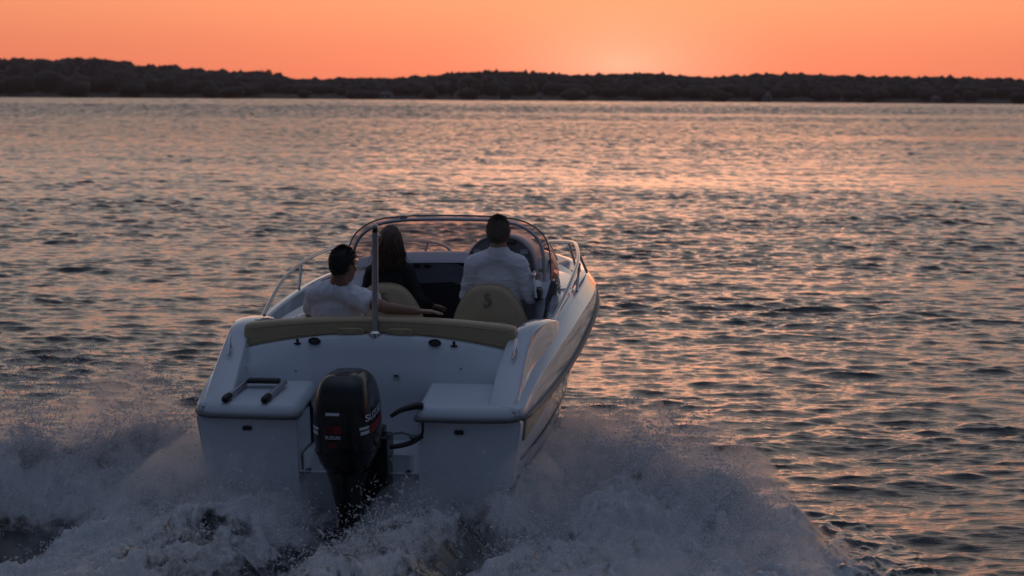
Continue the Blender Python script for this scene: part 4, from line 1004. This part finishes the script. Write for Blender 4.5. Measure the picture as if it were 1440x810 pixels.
# --- helmsman
hc_ = np.array((.443, 2.665, 1.468)); Rm = rotz(R(4)) @ rotx(R(3))
mb = MB(); T = head_shapes(mb, hc_, Rm, 1.0); nk = np.array((.440, 2.665, 1.332))
mb.add(*capsule(T((0, -.025, -.06)), .060, nk, .066))
chest = np.array((.42, 2.70, 1.13)); pel = np.array((.40, 2.76, .80)); sl_ = np.array((.255, 2.69, 1.232)); sr_ = np.array((.585, 2.69, 1.225))
mb.add(*ellipsoid(chest, (.175, .088, .19))).add(*ellipsoid((chest + pel) / 2, (.165, .115, .2))).add(*ellipsoid(pel, (.175, .13, .12)))
mb.add(*capsule(nk, .055, sl_, .062)).add(*capsule(nk, .055, sr_, .062))
el_r = np.array((.665, 2.70, 1.0)); wr_r = np.array((.690, 2.63, 1.175)); wr_r = np.array((.700, 2.88, 1.06)); el_l = np.array((.185, 2.74, .99)); wr_l = np.array((.265, 2.86, 1.16))
mb.add(*capsule(sr_, .058, el_r, .042)).add(*capsule(el_r, .043, wr_r, .029)); hand_shapes(mb, wr_r, (.0, .8, .25), (.8, 0, .4), -1, .8)
mb.add(*capsule(sl_, .058, el_l, .042)).add(*capsule(el_l, .043, wr_l, .029)); hand_shapes(mb, wr_l, (.1, .6, .6), (-.6, -.4, .5), 1, .9)
for s in (-1, 1):
    hp_ = pel + np.array((s * .09, .02, -.02)); kn = np.array((pel[0] + s * .11, 3.0, .80)); an = np.array((pel[0] + s * .10, 2.92, .37)) + np.array((0, .06, 0))
    mb.add(*capsule(hp_, .088, kn, .058)).add(*capsule(kn, .056, an, .04)).add(*capsule(an + np.array((0, -.06, -.05)), .04, an + np.array((0, .06, -.055)), .032))
man = remeshed(mb, 'person', M['skin'], None, .006, 5)
mt = MB(); g = .018
mt.add(*ellipsoid(chest + np.array((0, .01, 0)), (.178 + g, .092 + g, .23))).add(*ellipsoid((chest + pel) / 2, (.178 + g, .125 + g, .22))).add(*ellipsoid(pel, (.18 + g, .13 + g, .13)))
mt.add(*capsule(nk + np.array((0, 0, -.03)), .072, sl_, .078)).add(*capsule(nk + np.array((0, 0, -.03)), .072, sr_, .078))
mt.add(*tube([nk + np.array((0, -.004, -.05)), nk + np.array((0, -.008, .018)), nk + np.array((0, -.006, .034))], [.085, .076, .072], 24))
for a, b, c_ in ((sl_, el_l, wr_l), (sr_, el_r, wr_r)):
    mt.add(*capsule(a, .076, b, .062)); mt.add(*tube([b, b + (c_ - b) * .5, b + (c_ - b) * .93], [.062, .054, .042], 16))
remeshed(mt, 'shirt', M['shirt'], man, .0065, 14, creases(9, .010, (.55, .9, 1.5), 8.))
ms = MB()
for s in (-1, 1):
    hp_ = pel + np.array((s * .09, .02, -.02)); kn = np.array((pel[0] + s * .11, 3.0, .80)); an = np.array((pel[0] + s * .10, 2.98, .40)); ms.add(*capsule(hp_, .10, kn, .072)).add(*capsule(kn, .07, an, .056))
ms.add(*ellipsoid(pel + np.array((0, 0, -.02)), (.19, .145, .11))); remeshed(ms, 'trousers', M['jeans'], man, .008, 4)
short_hair(hc_, Rm, 1.0, M['hair_grey'], man, lambda v: (v[:, 2] > np.where(v[:, 1] < -.03, -.050, np.where(v[:, 1] < .03, .0, .066))), 3400, (.012, .028), .006)
eyes(T, Rm, 1.0, man); settle(man, (.40, 2.76, .28))
tag(man, 'person with greying brown hair in a white long sleeved shirt, driving at the helm', 'person')

# --- passenger with long hair
hc_ = np.array((-.374, 2.665, 1.405)); Rm = rotz(R(-14)) @ rotx(R(2))
mb = MB(); T = head_shapes(mb, hc_, Rm, .93); nk = np.array((-.385, 2.665, 1.28))
mb.add(*capsule(T((0, -.02, -.06)), .046, nk, .05))
chest = np.array((-.40, 2.70, 1.08)); pel = np.array((-.39, 2.76, .80)); sl_ = np.array((-.525, 2.69, 1.172)); sr_ = np.array((-.265, 2.69, 1.178))
mb.add(*ellipsoid(chest, (.135, .095, .17))).add(*ellipsoid((chest + pel) / 2, (.125, .095, .2))).add(*ellipsoid(pel, (.17, .125, .12)))
mb.add(*capsule(nk, .042, sl_, .045)).add(*capsule(nk, .042, sr_, .045))
el_r = np.array((-.175, 2.68, .955)); wr_r = np.array((-.105, 2.80, .90)); el_l = np.array((-.60, 2.78, .97)); wr_l = np.array((-.50, 2.97, .90))
mb.add(*capsule(sr_, .045, el_r, .034)).add(*capsule(el_r, .034, wr_r, .022)); hand_shapes(mb, wr_r, (.35, .8, -.2), (0, 0, 1), 1, .4, .165)
mb.add(*capsule(sl_, .045, el_l, .034)).add(*capsule(el_l, .034, wr_l, .022)); hand_shapes(mb, wr_l, (.3, .8, -.2), (0, 0, 1), 1, .4, .165)
for s in (-1, 1):
    hp_ = pel + np.array((s * .085, .02, -.02)); kn = np.array((pel[0] + s * .09, 3.0, .80)); an = np.array((pel[0] + s * .08, 2.98, .37))
    mb.add(*capsule(hp_, .082, kn, .052)).add(*capsule(kn, .050, an, .034)).add(*capsule(an + np.array((0, -.06, -.05)), .034, an + np.array((0, .05, -.06)), .028))
wom = remeshed(mb, 'person', M['skin'], None, .0055, 5)
mt = MB(); g = .014
mt.add(*ellipsoid(chest, (.138 + g, .095 + g, .175))).add(*ellipsoid((chest + pel) / 2, (.132 + g, .1 + g, .21))).add(*ellipsoid(pel, (.17 + g, .125 + g, .12)))
mt.add(*capsule(nk + np.array((0, 0, -.03)), .058, sl_, .056)).add(*capsule(nk + np.array((0, 0, -.03)), .058, sr_, .056))
for a, b, c_ in ((sl_, el_l, wr_l), (sr_, el_r, wr_r)):
    mt.add(*capsule(a, .056, b, .046)); mt.add(*tube([b, b + (c_ - b) * .5, b + (c_ - b) * .9], [.046, .040, .032], 16))
remeshed(mt, 'top', M['blacktop'], wom, .006, 4, creases(10, .009, (1, 1, .8), 5.))
ms = MB()
for s in (-1, 1):
    hp_ = pel + np.array((s * .085, .02, -.02)); kn = np.array((pel[0] + s * .09, 3.0, .80)); an = np.array((pel[0] + s * .08, 2.98, .42)); ms.add(*capsule(hp_, .095, kn, .066)).add(*capsule(kn, .062, an, .05))
ms.add(*ellipsoid(pel + np.array((0, 0, -.03)), (.185, .14, .11))); remeshed(ms, 'trousers', M['jeans'], wom, .008, 4)
W, fk, v, r, keep = scalp(hc_, Rm, .93, lambda v: v[:, 2] > np.where(v[:, 1] < 0, -.085, np.where(v[:, 1] < .045, -.045, .052)), .010, .007)
mb = MB().add(W, fk); ki = np.where(keep & (v[:, 1] < .055))[0]
for _ in range(620):
    i = rng.choice(ki); p = np.asarray(hc_) + Rm @ (v[i] * .93); o_ = Rm @ r[i]; sd_ = np.sign(o_[0] + rng.normal(0, .25))
    tip = 1.165 + rng.gamma(2., .022) + (.03 if sd_ > 0 else 0); nseg = 6; path = [p]
    wind = rng.normal(0, .02) + (.055 * sd_ * rng.random() ** 2 if rng.random() < .6 else 0) + (-.06 * rng.random() ** 2 if sd_ < 0 else 0)
    side = np.clip(o_[0] * .060 + o_[0] * .02, -.075, .075); back = min(o_[1], -.05)
    x_t = hc_[0] + side + wind; y_t = hc_[1] - .095 - .02 * rng.random() + .07 * abs(o_[0])
    for k in range(1, nseg + 1):
        t = k / nseg; zz_ = p[2] + (tip - p[2]) * t
        b = sstep(0, .55, t)
        q = np.array([p[0] + o_[0] * .010 * math.sin(math.pi * min(1, t * 1.5)) + (x_t - p[0]) * b * (.35 + .65 * t), p[1] + o_[1] * .010 * math.sin(math.pi * min(1, t * 1.5)) + (y_t - p[1]) * b * (.6 if p[1] > hc_[1] else .4), zz_]) + rng.normal(0, .0035, 3) * t
        path.append(q)
    mb.add(*tube(path, np.array([.0035, .0045, .0045, .004, .0032, .0022, .0008]) * rng.uniform(.7, 1.3), 4))
mb.build('hair', M['hair_brown'], wom, True, None)
eyes(T, Rm, .93, wom); settle(wom, (-.39, 2.76, .28))
tag(wom, 'person with long brown hair in a black top, sitting on the port bucket seat', 'person')

# ------------------------------------------------------------------ far shore
def screen_dir(xp):                                                   # horizontal bearing of a photo column
    return math.atan((xp - 720) / 3488.)
PX = np.array([-400, 0, 60, 100, 130, 165, 182, 200, 240, 270, 300, 340, 362, 385, 410, 470, 560, 600, 640, 690, 760, 800, 860, 905, 950, 1000, 1050, 1110, 1150, 1250, 1350, 1420, 1445, 1900])
PYS = np.array([86, 84, 85, 84, 85, 86, 92, 94, 92, 97, 99, 102, 101, 105, 111, 111, 110, 108, 103, 100.5, 103, 106, 105, 103, 107, 110, 106, 105, 107, 109, 110, 111, 115, 112])
SHORE = 742.
def crest_z(a):
    xp = 720 + 3488 * np.tan(a); return CAMH + ((128 + (xp - 720) * .00698) - np.interp(xp, PX, PYS)) / 3488 * 835
aa = np.linspace(-.75, .75, 260); dd = np.array([SHORE - 6, SHORE, SHORE + 4, SHORE + 12, SHORE + 40, SHORE + 80, SHORE + 110, SHORE + 160, SHORE + 400, SHORE + 1500])
V = []
for a in aa:
    cz = crest_z(a)
    for d in dd:
        wob = 3.0 * (vnoise(np.array([[a * 60, 1.5, 2.]]))[0] - .5)
        zz_ = np.interp(d - SHORE, [-6, 0, 4, 12, 40, 80, 110, 160, 400, 1500], [-1.2, 0, .5, 1.1, 1.6, max(1.5, cz - 8.5), max(1.8, cz - 8), max(1.5, cz - 9), 2, 2])
        V.append((math.sin(a) * (d + wob), math.cos(a) * (d + wob), zz_))
nd = len(dd); F = [(i * nd + j, i * nd + j + 1, i * nd + nd + j + 1, i * nd + nd + j) for i in range(len(aa) - 1) for j in range(nd - 1)]
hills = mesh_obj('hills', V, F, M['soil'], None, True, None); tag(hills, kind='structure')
# distant wood: many rough crowns read as one mass
bm_ = bmesh.new(); bmesh.ops.create_icosphere(bm_, subdivisions=2, radius=1); icv = np.array([q.co[:] for q in bm_.verts]); bm_.verts.index_update(); icf = np.array([[q.index for q in p.verts] for p in bm_.faces]); bm_.free()
def crown(c, rx, rz, seed, rag):
    n = fbm(icv * (2.0 + 1.6 * rag) + seed, 4, .6); m = .58 - .25 * rag + (.85 + .5 * rag) * n
    return np.array(c) + icv * m[:, None] * np.array([rx, rx, rz])
Vs = []; Fs = []; b = 0
for row, (off, frac, stp) in enumerate(((8, .45, 4.5), (22, .60, 4.), (42, .78, 3.4), (66, .9, 2.8), (88, .97, 2.0), (100, .99, 1.7), (114, .98, 1.7))):
    d0 = SHORE + off; n = int(2 * .62 * d0 / stp)
    for k in range(n):
        a = -.62 + 1.24 * (k + rng.random()) / n; d = d0 + rng.normal(0, 5); cz = crest_z(a)
        edge = abs(a) > .25
        if edge and rng.random() < .45: continue
        gz = np.interp(d - SHORE, [0, 4, 12, 40, 80, 110, 160], [0, .5, 1.1, 1.6, max(1.5, cz - 8.5), max(1.8, cz - 8), max(1.5, cz - 9)])
        top = CAMH + (cz - CAMH) * d / 835; top = gz + (top - gz) * frac * (rng.uniform(.93, 1.02) if a > -.1 else rng.uniform(.84, 1.03)) + (rng.random() < .03) * rng.uniform(.2, .5)
        if row == 0 and rng.random() < .35: continue
        hgt = max(1.5, top - gz); rx = rng.uniform(2.0, 3.8) * (1. if a > -.1 else 1.25); 
        cv = crown((math.sin(a) * d, math.cos(a) * d, gz + hgt * .50), rx, hgt * .55, rng.uniform(0, 50), 1. if frac < .95 else .15)
        Vs.append(cv); Fs.append(icf + b); b += len(icv)
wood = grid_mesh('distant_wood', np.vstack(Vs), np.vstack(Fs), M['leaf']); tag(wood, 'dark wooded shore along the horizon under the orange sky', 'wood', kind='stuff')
# single trees standing out of the wood's crest at the left
def lone_tree(xp, ytop, w, base_y, label, gap=.0):
    a = screen_dir(xp); d = 835.; top = CAMH + ((128 + (xp - 720) * .00698) - ytop) / 3488 * d; gz = max(1.5, crest_z(a) - 9.); h_ = top - gz; rw = w / 3488 * d / 2
    root = bpy.data.objects.new('shore_tree', None); COL.objects.link(root); root.location = (math.sin(a) * d, math.cos(a) * d, gz); tag(root, label, 'tree', 'single trees rising above the wood on the shore')
    mb = MB().add(*tube(spline([(0, 0, -.5), (.1, 0, h_ * .35), (-.1, .1, h_ * .62), (.1, 0, h_ * .9)], 4), np.linspace(.28, .06, 13), 8))
    for _ in range(7):
        q = rng.uniform(0, 6.28); z0 = h_ * rng.uniform(.4, .7); mb.add(*tube([(0, 0, z0), (math.cos(q) * rw * .4, math.sin(q) * rw * .4, z0 + h_ * .1), (math.cos(q) * rw * .75, math.sin(q) * rw * .75, z0 + h_ * .18)], [.1, .07, .03], 6))
    mb.build('trunk', M['bark'], root)
    n = 2600; cl = rng.normal(0, 1, (26, 3)); cl /= np.linalg.norm(cl, axis=1)[:, None]; cl = cl * (rng.random((26, 1)) ** .4) * np.array([rw * .82, rw * .82, h_ * .30]) + np.array([0, 0, h_ * .66])
    if gap: cl = cl[~((np.abs(cl[:, 0]) < rw * .35) & (cl[:, 2] < h_ * .78))]
    p = cl[rng.integers(0, len(cl), n)] + rng.normal(0, 1, (n, 3)) * np.array([.45, .45, .38])
    p[:, 2] = np.minimum(p[:, 2], h_ - .05 * rng.random(n))
    t1 = rng.normal(0, 1, (n, 3)); t1 /= np.linalg.norm(t1, axis=1)[:, None]; t2 = np.cross(t1, rng.normal(0, 1, (n, 3))); t2 /= np.linalg.norm(t2, axis=1)[:, None]; s = rng.uniform(.12, .28, (n, 1))
    V = np.stack([p + t1 * s, p + t2 * s, p - t1 * s, p - t2 * s], 1).reshape(-1, 3); F = np.arange(4 * n).reshape(-1, 4)
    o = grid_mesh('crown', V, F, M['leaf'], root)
lone_tree(105, 81, 34, 100, 'broad round tree on the wood crest near the left edge')
lone_tree(133, 81.5, 26, 100, 'tree with flat top between the broad round tree and the see-through tree')
lone_tree(158, 82.5, 34, 100, 'tree with a see-through gap under its crown on the wood crest', 1.)
lone_tree(234, 90, 24, 100, 'tree rising above the wood beyond the gap right of the see-through tree')
lone_tree(372, 98, 26, 108, 'rounded tree where the wood crest steps down to the lower shore')
# small pale houses at the water's edge
def house(xp, w, h_, rf, label, dist=SHORE + 5.):
    a = screen_dir(xp); s = dist / 3488.; w *= s; h_ *= s; dp = w * .8
    root = bpy.data.objects.new('shore_house', None); COL.objects.link(root); root.location = (math.sin(a) * dist, math.cos(a) * dist, .45); root.rotation_euler = (0, 0, -a + rng.uniform(-.15, .15)); tag(root, label, 'house', "small houses at the far water's edge")
    hw = h_ * (1 - rf)
    MB().add(*box((0, 0, hw / 2 - .3), (w, dp, hw + .6))).build('wall', M['plaster'], root, False)
    r0 = [(-w / 2 - .15, -dp / 2 - .15, hw), (w / 2 + .15, -dp / 2 - .15, hw), (w / 2 + .15, dp / 2 + .15, hw), (-w / 2 - .15, dp / 2 + .15, hw), (-w * .28, 0, h_), (w * .28, 0, h_)]
    MB().add(r0, [(3, 2, 1, 0), (0, 1, 5, 4), (1, 2, 5), (2, 3, 4, 5), (3, 0, 4)]).build('roof', M['rooftile'] if rf > .3 else M['plaster'], root, False)
    MB().add(*box((-w * .2, -dp / 2 - .02, hw * .5), (w * .18, .06, hw * .4))).build('window', M['dark_in'], root, False)
    MB().add(*box((w * .2, -dp / 2 - .02, hw * .4), (w * .16, .06, hw * .8))).build('door', M['dark_in'], root, False)
house(93, 8, 8, .25, 'tiny pale house at the water below the round trees at far left')
house(541, 20, 9, .4, 'wide pale house at the shore straight above the port bow rail')
house(603, 14, 8, .4, 'faint house between the two widest pale houses of the middle shore')
house(651, 25, 11, .45, 'largest pale house with a broad roof in the middle of the shore')
house(705, 12, 10, .35, 'narrow house just right of the largest shore house')
house(757, 11, 9, .6, 'small house with a steep pointed roof under the low hill right of the middle')
house(1075, 12, 13, .35, 'tall narrow pale house alone on the right shore')
house(1183, 8, 5, .3, 'lowest and smallest bright house right on the waterline at right')
house(1203, 11, 8, .55, 'house with a pointed roof beside the smallest bright house')
house(1312, 12, 9, .4, 'faint pale house at the far right end of the shore')
# the evening air
hz = MB().add(*box((0, 480, 10.5), (1500, 1080, 26.))).build('haze', M['plaster'], None, False)
hm = bpy.data.materials.new('evening_haze'); hm.use_nodes = True; N = hm.node_tree.nodes; N.remove(N['Principled BSDF'])
vp = N.new('ShaderNodeVolumePrincipled'); vp.inputs['Color'].default_value = (.95, .74, .68, 1); vp.inputs['Density'].default_value = .00015; vp.inputs['Anisotropy'].default_value = .3
hm.node_tree.links.new(vp.outputs[0], N['Material Output'].inputs['Volume']); hz.data.materials.clear(); hz.data.materials.append(hm); tag(hz, 'thin evening haze over the water', 'haze', kind='stuff')
